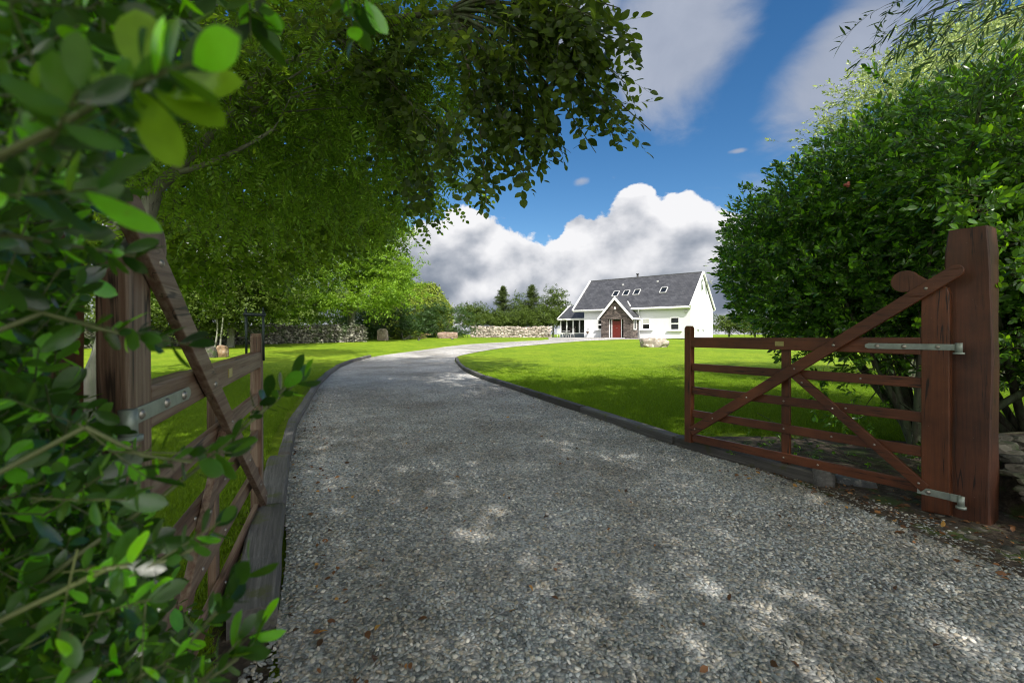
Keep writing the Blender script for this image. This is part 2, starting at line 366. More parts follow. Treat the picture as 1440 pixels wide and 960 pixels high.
def whorl_spray(leaf, S, nw, r, tw=.0016, sp=.55):                               # leaves round a stem, crowded at the tip
    parts = []; V, T = tubeT([(0,0,0),(0,S*.5,.01*S),(0,S,.04*S)], tw, tw*.6); parts.append((V, T, np.ones(len(T), int)))
    for i in range(nw):
        t = (i+1)/nw; az = i*2.4+r.normal()*.3; open_ = sp+.75*(1-t)+r.normal()*.12
        Rm = rotm('Y', az)@rotm('X', open_); V, T = leaf; s = r.uniform(.7, 1.1)*(.62+.38*math.sin(math.pi*min(1, 1.15-t*.7)))
        V = (V*s)@Rm.T+np.array((0, S*(.25+.75*t), .03*S*t)); parts.append((V, T, np.zeros(len(T), int)))
    return cat(parts)
def pinnate(leaf, S, n, r, droop=.3):
    parts = []; pts = [(0, S*t, -droop*S*t*t) for t in np.linspace(0, 1, 5)]
    V, T = tubeT(pts, .0012, .0005); parts.append((V, T, np.ones(len(T), int)))
    for i in range(n):
        t = .2+.8*i/(n-1)
        for sd in ((-1, 1) if i < n-1 else (0,)):
            V, T = place(leaf, (0, S*t, -droop*S*t*t), -sd*1.15, -.15-droop*t*.8+r.normal()*.1, r.normal()*.18, (.75+.5*math.sin(t*2.6))*r.uniform(.9,1.1)); parts.append((V, T, np.zeros(len(T), int)))
    return cat(parts)
def clump(leaf, n, rad, r, flat=.6):                                              # loose leaf clump for far crowns
    parts = []
    for i in range(n):
        d = r.normal(size=3); d /= np.linalg.norm(d); d[2] = abs(d[2])*.8-.25
        p = d*rad*r.uniform(.3, 1); p[2] *= flat; V, T = place(leaf, p, r.uniform(0, 6.28), r.normal()*.5, r.normal()*.5, r.uniform(.7, 1.25)); parts.append((V, T, np.zeros(len(T), int)))
    return cat(parts)

def in_blobs(blobs, n, r, shell=.35, clumps=None, cr=.35):
    """points in a set of ellipsoids, gathered in clumps so the crown has gaps; returns points and outward directions"""
    vol = np.array([b[1][0]*b[1][1]*b[1][2] for b in blobs])**.8; vol /= vol.sum(); P = []; O = []
    for b, w in zip(blobs, vol):
        k = max(4, int(n*w)); c, s = np.array(b[0], float), np.array(b[1], float)
        K = clumps or max(6, k//14); K = max(4, int(K*w)) if clumps else K
        d = r.normal(size=(K, 3)); d /= np.linalg.norm(d, axis=1, keepdims=True); q = d*(r.uniform(shell, 1, (K, 1))**.5)
        ix = r.integers(0, K, k); g = r.normal(size=(k, 3))*cr*np.array([1, 1, .55]); p = q[ix]+g/ max(1., s.mean())
        P.append(c+p*s); o = p/(np.linalg.norm(p, axis=1, keepdims=True)+1e-6); g2 = g/(np.linalg.norm(g, axis=1, keepdims=True)+1e-6); O.append(o*.7+g2*.6)
    return np.concatenate(P), np.concatenate(O)
def crown(name, parent, blobs, n, templates, mats, r, droop=.2, size=(.8, 1.25), shell=.35, clumps=None, cr=.35, keep=None, up=1.0, extra=None, wild=.5):
    P, O = in_blobs(blobs, n, r, shell, clumps, cr)
    if keep is not None: k = keep(P); P, O = P[k], O[k]
    D = O+r.normal(size=O.shape)*wild; D[:, 2] = D[:, 2]*.7-droop
    U = np.tile([0, 0, up], (len(P), 1))+r.normal(size=P.shape)*.45
    if extra is not None: P = np.concatenate([P, extra[0]]); D = np.concatenate([D, extra[1]]); U = np.concatenate([U, extra[2]])
    Rm = frames(D, U); S = r.uniform(size[0], size[1], len(P)); ix = r.integers(0, len(templates), len(P)); parts = []
    for j, t in enumerate(templates):
        s = ix == j
        if s.any(): parts.append(inst(t, P[s], Rm[s], S[s]))
    V, T, mi = cat(parts)
    o = npmesh(name, V, T, mats, None, mi)
    if parent: 
        o.parent = parent; o.matrix_parent_inverse = parent.matrix_basis.inverted()
    return o
def bez(a, b, bow, n=7):
    a, b, bow = Vector(a), Vector(b), Vector(bow); m = (a+b)/2+bow
    return [(a*(1-t)**2+m*2*t*(1-t)+b*t*t) for t in np.linspace(0, 1, n)]
def limbs(name, parent, paths, mat, smooth=True):
    parts = []
    for P, r0, r1, n in paths:
        V, T = tubeT(P, r0, r1, n); V = V+rng.normal(size=V.shape)*r0*.05; parts.append((V, T, np.zeros(len(T), int)))
    V, T, mi = cat(parts); o = npmesh(name, V, T, mat, None, mi, smooth)
    if parent: o.parent = parent; o.matrix_parent_inverse = parent.matrix_basis.inverted()
    return o
def tree_limbs(base, top, blobs, r, r0=.2, per=3):
    base, top = Vector(base), Vector(top); P = [(bez(base, top, (r.normal()*.15, r.normal()*.15, 0)), r0, r0*.55, 10)]
    for c, s in blobs:
        c = Vector(c); mid = base.lerp(top, r.uniform(.6, 1)); L = bez(mid, c, (0, 0, .15*(c-mid).length)); P.append((L, r0*.5, r0*.16, 8))
        for i in range(per):
            d = Vector(r.normal(size=3)).normalized(); e = c+Vector((d.x*s[0], d.y*s[1], d.z*s[2]))*.85
            P.append((bez(L[r.integers(3, 7)], e, Vector(r.normal(size=3))*.1), r0*.17, .006, 5))
    return P

# ================================================================ THE SETTING
# one big sheet of ground: rows follow the slope exactly
ys = np.concatenate([np.arange(-30, 8, 2.), np.arange(8, 50, 2.), [50, 54, 60, 70, 90, 130, 200, 400, 900]]); xs = np.concatenate([[-900,-400,-200,-100], np.arange(-60, 61, 4.), [100,200,400,900]])
ys = np.concatenate([[-900, -300, -100], ys]); ys = np.unique(np.concatenate([ys, [8, 46]]))
V = np.array([(x, y, float(tz(y))) for y in ys for x in xs]); nx = len(xs); T = []
for j in range(len(ys)-1):
    for i in range(nx-1): a = j*nx+i; T += [(a, a+1, a+nx+1), (a, a+nx+1, a+nx)]
tag(npmesh('lawn', V, T, M['lawn']), kind='structure')

# drive: strip between its two edges, widening at the gate and again before the house
Lp = [(-.35,-14), (-.35,-3), (-.45,.6), (-1.02,1.97), (-1.30,2.62), (-1.677,3.37), (-2.11,4.31), (-2.79,5.85), (-3.59,8.03)] + [G(*q) for q in ((443,554),(459,533),(481,516),(502,508),(534,500.6),(590,493),(652,485),(715,481),(769,478),(771,475.6),(782,474.6))]
Rp = [(16,-14), (9,-3), (4.6,.6), (2.98,2.0), (2.85,2.75), (2.70,3.35), (2.48,3.9), (1.77,5.32), (1.15,7.19)] + [G(*q) for q in ((725,550),(683,536),(655,524),(643,513),(640,506),(653,499),(711,489),(767,484),(822,479.5),(878,477.4),(940,476.6))]
Lp += [(9.5,50), (18,50)]; Rp += [G(1000,476.3), (22,44)]
def resample(Lq, Rq, k=6):
    A, B = [], []
    for i in range(len(Lq)-1):
        for t in range(k):
            def cr(Q, i, t):
                p0, p1, p2, p3 = [np.array(Q[max(0, min(len(Q)-1, i+o))], float) for o in (-1, 0, 1, 2)]
                t2 = .5*((2*p1)+(-p0+p2)*t+(2*p0-5*p1+4*p2-p3)*t*t+(-p0+3*p1-3*p2+p3)*t**3); return t2
            if 0 < i < len(Lq)-3: A.append(cr(Lq, i, t/k)); B.append(cr(Rq, i, t/k))
            else:
                A.append(np.array(Lq[i])*(1-t/k)+np.array(Lq[i+1])*t/k); B.append(np.array(Rq[i])*(1-t/k)+np.array(Rq[i+1])*t/k)
    A.append(np.array(Lq[-1])); B.append(np.array(Rq[-1])); return np.array(A), np.array(B)
LA, RB = resample(Lp, Rp); NC = 14; V = []; T = []
for a, b in zip(LA, RB):
    for k in range(NC+1):
        q = a+(b-a)*k/NC; V.append((q[0], q[1], float(tz(q[1]))+.02-.0*k))
for j in range(len(LA)-1):
    for k in range(NC): a = j*(NC+1)+k; T += [(a, a+1, a+NC+2), (a, a+NC+2, a+NC+1)]
tag(npmesh('gravel_drive', V, T, M['gravel'], smooth=True), kind='structure')

# soil bed under the right gate and beside the post
sp = [(2.7,2.0), (2.6,2.75), (2.5,3.35), (2.4,3.9), (1.9,5.2), (2.2,5.6), (2.9,5.6), (3.9,5.6), (5.0,5.2), (8,4.5), (11,2.5), (8,-2), (6.5,-.5), (5.5,.6)]
bm = bmesh.new(); bm.faces.new([bm.verts.new((x, y, .026 if x > 0 else 0)) for x, y in sp]); bmesh.ops.triangulate(bm, faces=bm.faces[:]); tag(bmobj('soil_verge', bm, M['soil']), kind='structure')
bm = bmesh.new(); bm.faces.new([bm.verts.new((x, y, .009)) for x, y in [(-.3,-6),(-.45,.6),(-1.02,1.97),(-1.677,3.37),(-2.11,4.31),(-2.33,4.31),(-2.0,3.6),(-1.75,2.6),(-2.2,1.6),(-5,1.2),(-5,-6)]]); bmesh.ops.triangulate(bm, faces=bm.faces[:]); tag(bmobj('soil_strip', bm, M['soil']), kind='structure')

# ---------------------------------------------------------------- points scattered with geometry nodes (stuff only)
def scatter(name, P, rot, scl, variants, label, cat, base_mat):
    me = bpy.data.meshes.new(name); me.vertices.add(len(P)); me.vertices.foreach_set('co', np.asarray(P, np.float32).ravel())
    a = me.attributes.new('rot', 'FLOAT_VECTOR', 'POINT'); a.data.foreach_set('vector', np.asarray(rot, np.float32).ravel())
    a = me.attributes.new('scl', 'FLOAT_VECTOR', 'POINT'); a.data.foreach_set('vector', np.asarray(scl, np.float32).ravel()); me.update()
    o = bpy.data.objects.new(name, me); COL.objects.link(o); tag(o, label, cat, kind='stuff')
    coll = bpy.data.collections.new(name+'_kinds')
    for v in variants: coll.objects.link(v)
    ng = bpy.data.node_groups.new(name+'_nodes', 'GeometryNodeTree')
    ng.interface.new_socket('Geometry', in_out='INPUT', socket_type='NodeSocketGeometry'); ng.interface.new_socket('Geometry', in_out='OUTPUT', socket_type='NodeSocketGeometry')
    gi = ng.nodes.new('NodeGroupInput'); go = ng.nodes.new('NodeGroupOutput'); m2p = ng.nodes.new('GeometryNodeMeshToPoints')
    ci = ng.nodes.new('GeometryNodeCollectionInfo'); ci.inputs['Collection'].default_value = coll; ci.inputs['Separate Children'].default_value = True; ci.inputs['Reset Children'].default_value = True
    ip = ng.nodes.new('GeometryNodeInstanceOnPoints'); ip.inputs['Pick Instance'].default_value = True
    ri = ng.nodes.new('FunctionNodeRandomValue'); ri.data_type = 'INT'; ri.inputs['Min'].default_value = 0; ri.inputs['Max'].default_value = len(variants)-1
    na = []
    for nm in ('rot', 'scl'):
        n = ng.nodes.new('GeometryNodeInputNamedAttribute'); n.data_type = 'FLOAT_VECTOR'; n.inputs['Name'].default_value = nm; na.append(n)
    l = ng.links.new
    l(gi.outputs[0], m2p.inputs['Mesh']); l(m2p.outputs[0], ip.inputs['Points']); l(ci.outputs[0], ip.inputs['Instance'])
    out = [s for s in ri.outputs if s.type == 'INT' and s.enabled][0]; l(out, ip.inputs['Instance Index'])
    l(na[0].outputs[0], ip.inputs['Rotation']); l(na[1].outputs[0], ip.inputs['Scale']); l(ip.outputs[0], go.inputs[0])
    md = o.modifiers.new('scatter', 'NODES'); md.node_group = ng; me.materials.append(base_mat); return o
def variant(name, bm, mat):
    me = bpy.data.meshes.new(name); bm.to_mesh(me); bm.free(); me.materials.append(mat)
    return bpy.data.objects.new(name, me)

def drive_edges(y):
    return np.interp(y, LA[:90, 1], LA[:90, 0]), np.interp(y, RB[:90, 1], RB[:90, 0])
# pebbles: every stone is a body of its own as far as single stones can be told apart
peb = []
for k in range(6):
    bm = bmesh.new(); bmesh.ops.create_icosphere(bm, subdivisions=2, radius=1)
    for v in bm.verts:
        n = v.co.normalized(); q = n*(1+.3*noise.fractal(n*.9+Vector((k*5.1,0,0)), 1, 2, 3)); v.co = Vector((q.x*1.25, q.y*.85, q.z*.5))
    for f in bm.faces: f.smooth = True
    peb.append(variant('pebble', bm, M['pebble']))
NP = 400000
y = 1.0+(rng.random(NP)**1.25)*10.5; l, r_ = drive_edges(y); x = -9+18*rng.random(NP)*1.0
l = np.where(y < 1.97, -1.0, l); half = (y*1.16)
ok = (x > l+.0) & (x < np.where(y < 3.8, np.interp(y,[0,2.0,2.48,2.98,3.34,3.8],[4.5,2.95,2.84,2.84,2.74,2.5])+rng.normal(size=NP)*.07, r_)-.01) & (np.abs(x) < half) & (rng.random(NP) < np.clip((11-y)/5, 0, 1)**1.3)
x, y = x[ok], y[ok]; n = len(x); s = rng.uniform(.0055, .0105, n)*(1+.25*rng.random(n)**6)*np.clip(.9+.03*y,1,1.2)
hz = .018+rng.random(n)*.008
rot = np.stack([rng.normal(size=n)*.35, rng.normal(size=n)*.35, rng.uniform(0, 6.28, n)], 1)
scatter('gravel', np.stack([x, y, tz(y)+hz], 1), rot, np.stack([s, s, s], 1), peb, 'loose blue grey slate pebbles spread over the drive', 'gravel', M['pebble'])

# grass blades over the nearer lawn
bl = []
for k in range(6):
    bm = bmesh.new()
    for i in range(15):
        a = random.uniform(0, 6.28); rr = random.uniform(0, .045); p = Vector((math.cos(a)*rr, math.sin(a)*rr, 0)); h = random.uniform(.018, .042); w = random.uniform(.0018, .003)
        d = Vector((random.gauss(0,.5), random.gauss(0,.5), 0)); sd = Vector((-math.sin(a*3), math.cos(a*3), 0))*w
        v = [bm.verts.new(p-sd), bm.verts.new(p+sd), bm.verts.new(p+sd*.7+d*h*.35+Vector((0,0,h*.6))), bm.verts.new(p-sd*.7+d*h*.35+Vector((0,0,h*.6))), bm.verts.new(p+d*h+Vector((0,0,h)))]
        bm.faces.new((v[0],v[1],v[2],v[3])); bm.faces.new((v[3],v[2],v[4]))
    bl.append(variant('blade_tuft', bm, M['blade']))
NG = 230000
y = 1.5+rng.random(NG)**1.1*15.5; x = (rng.random(NG)*2-1)*y*1.14; l, r_ = drive_edges(y)
lo = l-.28; hi = r_+.26
ok = ((x < lo) | (x > hi)) & ~((x > 0) & (y < 5.7+.25*np.sin(x*5)))  & ~((x<0)&(y<1.6)) & (np.abs(x) < 13) & (rng.random(NG) < np.clip((17.5-y)/7, 0, 1))
x, y = x[ok], y[ok]; n = len(x); s = rng.uniform(.7, 1.3, n)*np.clip((20-y)/9, .35, 1)
scatter('grass', np.stack([x, y, tz(y)], 1), np.stack([rng.normal(size=n)*.1, rng.normal(size=n)*.1, rng.uniform(0, 6.28, n)], 1), np.stack([s, s, s], 1), bl, 'short bright green mown grass on both sides of the drive', 'grass', M['blade'])

# fallen leaves and twigs on the gravel and the verge
parts = []; lf = leafT(.05, .028, 3, .3, .25); n = 900
yy = np.concatenate([rng.uniform(1.4, 9, n//2), rng.uniform(2.0, 4.3, n//2)]); l, r_ = drive_edges(yy); xx = l+.05+(r_-l-.1)*rng.random(n)
xx[:n//4] = (l+.05+rng.random(n)**2*.5)[:n//4]; e = .12+rng.normal(size=n)*.28; xx[n//2:] = (r_+e)[n//2:]
D = rng.normal(size=(n, 3)); D[:, 2] *= .25; U = np.tile([0,0,1.], (n, 1))+rng.normal(size=(n, 3))*.4
V, T, mi = inst((lf[0], lf[1], np.zeros(len(lf[1]), int)), np.stack([xx, yy, tz(yy)+.032], 1), frames(D, U), rng.uniform(.35, 1.0, n)); parts.append((V, T, mi))
for k in range(170):
    a = rng.uniform(0, 6.28); L = rng.uniform(.03, .14); y0 = rng.uniform(1.6, 6); l0, r0 = drive_edges(np.array([y0])); x0 = (l0[0]+.04+rng.random()**2*.6) if k % 2 else (r0[0]-.5*rng.random()**2)
    V, T = tubeT([(x0, y0, .035), (x0+math.cos(a)*L*.5, y0+math.sin(a)*L*.5, .042), (x0+math.cos(a+.3)*L, y0+math.sin(a+.3)*L, .035)], .0016, .001); parts.append((V, T, np.ones(len(T), int)))
V, T, mi = cat(parts)
M['dead'] = foliage('dead_leaves', (.17,.075,.03), (.2,.1,.03), .6, .6, .2, young=(2,2.4,1.5)); M['straw'] = simple('dry_twig', (.30,.25,.18), .8)
tag(npmesh('fallen_leaves', V, T, [M['dead'], M['straw']], None, mi), 'brown fallen leaves and bits of straw scattered on the gravel', 'leaf litter', kind='stuff')

# ---------------------------------------------------------------- sleeper kerbs
def kerb(P, lens, side, labels, w=.17, h=.115, w2=.12, grp='railway sleepers edging the drive'):
    P = [np.array(p, float) for p in P]; D = [0]
    for a, b in zip(P, P[1:]): D.append(D[-1]+np.linalg.norm(b-a))
    def at(s): return np.array([np.interp(s, D, [p[0] for p in P]), np.interp(s, D, [p[1] for p in P])])
    s = 0
    for ki, (L, lab) in enumerate(zip(lens, labels)):
        if s+L > D[-1]+.5: break
        a, b = at(s), at(min(s+L-.035, D[-1])); s += L; d = b-a; ln = float(np.linalg.norm(d)); d /= ln; nrm = np.array([-d[1], d[0]])*side; wj = (w if ki < 2 else w2)*random.uniform(.9, 1.12)
        c = (a+b)/2+nrm*wj/2; za, zb = float(tz(a[1])), float(tz(b[1]))
        bm = bmesh.new(); n = max(3, int(ln/.12)); rows = []
        prof = [(-.5,-.10),(-.5,.85),(-.42,1.0),(.42,1.0),(.5,.88),(.5,-.10)]
        for i in range(n+1):
            t = i/n-.5; row = []
            for k, (pu, pz) in enumerate(prof):
                q = noise.noise(Vector((t*6+a[0]*3, pu*3, pz*3+a[1])))*.008
                row.append(bm.verts.new((t*ln, pu*wj+q, pz*h+q+(noise.noise(Vector((t*2.2, a[1], 5)))*.008 if pz > .5 else 0))))
            rows.append(row)
        for u, v in zip(rows, rows[1:]):
            for k in range(6): bm.faces.new((u[k], u[(k+1)%6], v[(k+1)%6], v[k]))
        bm.faces.new(rows[0][::-1]); bm.faces.new(rows[-1]); bmesh.ops.recalc_face_normals(bm, faces=bm.faces[:])
        o = bmobj('railway_sleeper', bm, M['sleeper']); o.location = (c[0], c[1], (za+zb)/2+random.uniform(-.012,.014))
        o.rotation_euler = (0, -math.asin((zb-za)/ln), math.atan2(d[1], d[0])+random.uniform(-.012,.012)); tag(o, lab, 'sleeper', grp)
base_l = [p for p in LA[18:80] if p[1] > 1.9]
kerb(base_l, [1.34,1.45,2.0,2.1,2.3,2.2,2.3,2.4,2.4], 1, ['wide weathered mossy sleeper by the left gate, its cut end nearest the camera',
  'weathered sleeper beyond the left gate, second from the camera on the left edge', 'third sleeper from the camera along the left edge of the drive, grass creeping over it',
  'fourth sleeper from the camera along the left edge, where the drive starts to bend', 'pale cracked sleeper, fifth along the left edge of the drive', 'sleeper, sixth along the left edge in tree shade',
  'sleeper, seventh along the left edge of the curving drive', 'sleeper, eighth along the left edge, lying in tree shade','farthest sleeper on the left edge, ending where the sunlit gravel begins'], w=.2, h=.12)
i0 = [i for i, p in enumerate(RB) if p[1] > 3.75][0]; base_r = [p for p in RB[i0:i0+46]]
kerb(base_r, [1.6,2.3,2.4,2.4,2.4,2.3,2.0,1.8], -1, ['mossy sleeper under the bars of the right gate, ending by the round stump', 'dark sleeper just beyond the free end of the right gate',
  'dark sleeper, third from the gate along the right edge, beside the shaded lawn', 'sleeper, fourth from the right gate, with a dapple of sun on the gravel beside it', 'sleeper, fifth from the right gate, half sunlit along the lawn',
  'sleeper, sixth from the right gate near the narrow part of the drive', 'sleeper, seventh from the right gate, turning towards the bend', 'farthest right hand sleeper, at the tip of the lawn where the drive swings round'], w=.14, h=.115, w2=.11)
bm = bmesh.new(); cyl(bm, (2.60,3.80,-.05), (2.60,3.80,.155), .085, .078, 14); tag(bmobj('log_stump', bm, M['sleeper']), 'short round mossy stump at the end of the sleeper under the right gate', 'stump')

# ================================================================ GATES
def gate(name, origin, rz, side, label, mats, tilt=0.0, zo=0.0):
    """local x runs from the heel to the free end, front face towards side*y"""
    g = empty(name, (origin[0], origin[1], zo), rz, label, 'gate', 'pair of wooden five bar driveway gates'); g.rotation_euler[1] = -tilt
    H, Vv = mats; L = 2.1
    def part(nm, bm, m): return bmobj(nm, bm, m, g)
    rails = [(1.196,.112,.062), (.935,.075,.028), (.69,.075,.028), (.445,.075,.028), (.19,.08,.028)]
    for i, (z, h, t) in enumerate(rails):
        bm = bmesh.new()
        if i == 0:      # top rail: thick at the heel, thinner beyond the first third, arched step on its top
            prism(bm, [(.152,z-h/2-.006),(.152,z+h/2+.006),(.60,z+h/2+.006),(.66,z+h/2),(L-.075,z+h/2-.004),(L-.075,z-h/2+.004),(.66,z-h/2)], -t/2, t/2, .006)
        else: box(bm, ((.152+L-.078)/2, 0, z), (L-.232, t, h), bev=.004)
        if i:
            for u in (.42+.1*i, 1.094): dome(bm, (u, side*(t/2), z), (0, side, 0), .009, 1)
        part('top_rail' if i == 0 else 'rail', bm, [H, M['bolt']])
    bm = bmesh.new(); prism(bm, [(0,.045),(0,1.56),(.012,1.60),(.04,1.62),(.14,1.565),(.15,1.53),(.15,.03)], -.034, .034, .006); part('hanging_stile', bm, Vv)
    bm = bmesh.new(); prism(bm, [(L-.078,.135),(L-.078,1.345),(L-.06,1.37),(L-.018,1.37),(L,1.345),(L,.135)], -.034, .034, .006); part('end_stile', bm, Vv)
    bm = bmesh.new(); box(bm, (1.094, -side*.034, .635), (.07, .035, 1.15), bev=.004); part('middle_stile', bm, Vv)
    def bar(p, q, w, y0, y1, r0=True, r1=False):
        p, q = Vector(p), Vector(q); d = (q-p).normalized(); n = Vector((-d.y, d.x)); out = []
        out += [p+n*w/2] + ([p+(n*math.cos(a)-d*math.sin(a))*w/2 for a in np.linspace(.35, math.pi-.35, 7)] if r0 else []) + [p-n*w/2]
        out += [q-n*w/2] + ([q+(-n*math.cos(a)+d*math.sin(a))*w/2 for a in np.linspace(.35, math.pi-.35, 7)] if r1 else []) + [q+n*w/2]
        bm = bmesh.new(); prism(bm, [(v.x, v.y) for v in out], y0, y1, .004); return bm
    ya, yb = side*.0365, side*.068
    bm = bar((-.035,1.705), (2.0,.262), .088, min(ya,yb), max(ya,yb))
    for u, z in ((.684,1.193),(.115,1.6),(.98,.985),(1.40,.69),(1.75,.44),(1.95,.30)): dome(bm, (u, side*.068, z), (0, side, 0), .012 if u < .7 else .009, 1)
    part('long_brace', bm, [H, M['bolt']])
    bm = bar((.985,.925), (.125,.195), .07, min(side*.016,side*.046), max(side*.016,side*.046))
    for u, z in ((.93,.87),(.70,.68),(.42,.445),(.16,.225)): dome(bm, (u, side*.046, z), (0, side, 0), .009, 1)
    part('short_brace', bm, [H, M['bolt']])
    # rounded head board crossing behind the long brace on top of the heel
    out = [Vector((.03,1.60))]
    for a in np.linspace(-1.0, 2.75, 13): out.append(Vector((.225+.078*math.cos(-a+math.pi*.9)*1.15, 1.655+.070*math.sin(-a+math.pi*.9)*1.1)))
    c = Vector((.225,1.665)); out = [(.16,1.50)]
    for k in range(14):
        a = R(-75)-R(225)*k/13; out.append((c.x+.088*math.cos(a), c.y+.078*math.sin(a)))
    out += [(.10,1.70), (.05,1.655), (.06,1.56)]
    # outline turns clockwise from below the lobe round its far side and over the top
    bm = bmesh.new(); out = [(.10,1.55),(.20,1.59)]+[(.245+.085*math.cos(a), 1.665+.080*math.sin(a)) for a in np.linspace(R(-80), R(150), 14)]+[(.11,1.655),(.05,1.62)]
    prism(bm, out, -.018, .018, .004); part('curved_head', bm, Vv)
    # upper hinge: long strap, knuckle and pin plate
    hy = side*.0825; z = 1.192
    bm = bmesh.new(); out = [(-.03,z-.021),(.46,z-.021),(.482,z-.010),(.482,z+.010),(.46,z+.021),(-.03,z+.021)]
    prism(bm, out, min(side*.0345,side*.0395), max(side*.0345,side*.0395), .001)
    for u in (.06,.245,.405): dome(bm, (u, side*.0395, z), (0, side, 0), .016 if u > .2 else .014, 1)
    cyl(bm, (-.050, side*.05, z-.038), (-.050, side*.05, z+.03), .020, None, 14); cyl(bm, (-.050, side*.05, z-.046), (-.050, side*.05, z-.034), .030, None, 14)
    part('hinge_strap', bm, [M['galv'], M['bolt']])
    bm = bmesh.new(); z = .175; prism(bm, [(-.02,z-.024),(.17,z-.024),(.17,z+.024),(-.02,z+.024)], min(side*.035,side*.040), max(side*.035,side*.040), .001)
    box(bm, (-.035, side*.052, z+.003), (.05,.012,.05), bev=.002); dome(bm, (.11, side*.040, z), (0, side, 0), .015, 1)
    cyl(bm, (-.062, side*.056, z-.045), (-.062, side*.056, z+.025), .019, None, 12); cyl(bm, (-.062, side*.056, z-.058), (-.062, side*.056, z-.042), .028, None, 12)
    part('hinge_strap', bm, [M['galv'], M['bolt']])
    bm = bmesh.new(); box(bm, (1.12, side*.033, 1.197), (.075,.004,.042), bev=.001)
    for sx in (-1,1): dome(bm, (1.12+sx*.031, side*.035, 1.197), (0, side, 0), .003)
    part('maker_plate', bm, M['brass'])
    return g
gR = gate('field_gate', (3.01,3.12), math.atan2(.84,-.543), 1, 'dark red brown timber gate standing open beneath the large leafy shrub', (M['gate'], M['gate_v']))
gL = gate('field_gate', (-1.01,1.163), math.atan2(.937,-.35), -1, 'weathered brown timber gate half hidden by glossy leaves, with a tall metal loop', (M['old'], M['old_v']), tilt=.02, zo=-.125)
# throw-over loop on the left gate
bm = bmesh.new(); P0 = Vector((2.035,0,1.18))
for sy in (-.05,.05):
    cyl(bm, (2.0+0, sy, 1.19), (1.985, sy, 1.52), .0075, None, 8)
    cyl(bm, (1.985, sy, 1.52), (1.984, sy, 1.545), .0075, .002, 8)
cyl(bm, (1.985,-.064,1.495), (1.985,.064,1.495), .012, None, 10)
bmobj('throw_over_loop', bm, M['iron'], gL)

def post(name, c, rz, w, d, h, label):
    bm = bmesh.new(); n = 26; rows = []
    for i in range(n+1):
        t = i/n; z = -.2+(h+.2)*t; k = 1-.10*max(0, (t-.93)/.07)
        row = []
        for a, b in ((-.5,-.46),(-.46,-.5),(0,-.5),(.46,-.5),(.5,-.46),(.5,0),(.5,.46),(.46,.5),(0,.5),(-.46,.5),(-.5,.46),(-.5,0)):
            q = noise.fractal(Vector((a*2+c[0], b*2, z*1.3)), 1, 2, 4)*.010
            row.append(bm.verts.new((a*w*k+q, b*d*k+q*.7, z)))
        rows.append(row)
    for u, v in zip(rows, rows[1:]):
        for k in range(12): bm.faces.new((u[k], u[(k+1)%12], v[(k+1)%12], v[k]))
    bm.faces.new(rows[-1])
    o = bmobj(name, bm, M['post']); o.location = (c[0], c[1], 0); o.rotation_euler = (0,0,rz); return tag(o, label, 'gate post', 'thick timber gate posts')
def off(o, ux, uy, u, v): return (o[0]+ux*u-uy*v, o[1]+uy*u+ux*v)
c = off((3.01,3.12), -.543, .84, -.075, -.135); post('gate_post', c, math.atan2(.84,-.543), .225, .20, 2.0, 'thick dark brown timber post carrying the open right gate beside the shrub')
c = off((-1.01,1.163), -.35, .937, -.13, .16); post('gate_post', c, math.atan2(.937,-.35), .25, .2, 2.0, 'dark timber post behind the glossy leaves carrying the weathered gate')

# stones round the right post
bm = bmesh.new(); rock(bm, (2.88,3.82,.03), (.17,.09,.075), 3, rz=-.5); tag(bmobj('flat_rock', bm, M['slate_rock']), 'flat blue grey rock lying under the lowest bar of the right gate', 'rock')
bm = bmesh.new(); rock(bm, (2.70,3.90,.04), (.06,.07,.07), 4, rz=.3); tag(bmobj('small_rock', bm, M['bankstone']), 'small mossy rock between the round stump and the flat blue grey rock', 'rock')
bm = bmesh.new()
for k in range(420):
    x = 2.62+rng.random()*1.8; y_ = 2.9+rng.normal()*.55
    if x < 2.78+.05*rng.normal(): continue
    s = rng.uniform(.010,.036)*(1+1.1*(rng.random()**5)); rock(bm, (x, y_, .012+s*.15), (s*1.5, s, s*.55), k, 1, .35, 1.5, rng.uniform(0,6))
tag(bmobj('stone_scatter', bm, M['bankstone']), 'small stones and slate chips strewn on the soil at the foot of the right post', 'stones', kind='stuff')
bm = bmesh.new()
rock(bm, (5.3,3.3,.05), (2.1,.75,.62), 77, 4, .2, 1.6, 0, False, 1)
for k in range(760):
    t = rng.random(); x = 3.35+t*3.6; dpt = rng.random(); z = .02+.55*(1-(1-dpt)**1.6)*rng.uniform(.75,1); y_ = 2.62-.10*(x-3.3)+dpt*.7; s = rng.uniform(.022,.075)
    rock(bm, (x, y_+.1, z), (s*1.5, s*1.1, s*.55), k+500, 2, .5, 1.7, rng.uniform(-.5,.5), True)
tag(bmobj('stone_bank', bm, [M['bankstone'], M['soil']]), 'low mossy bank of stacked stones behind and right of the right gate post', 'stone bank')

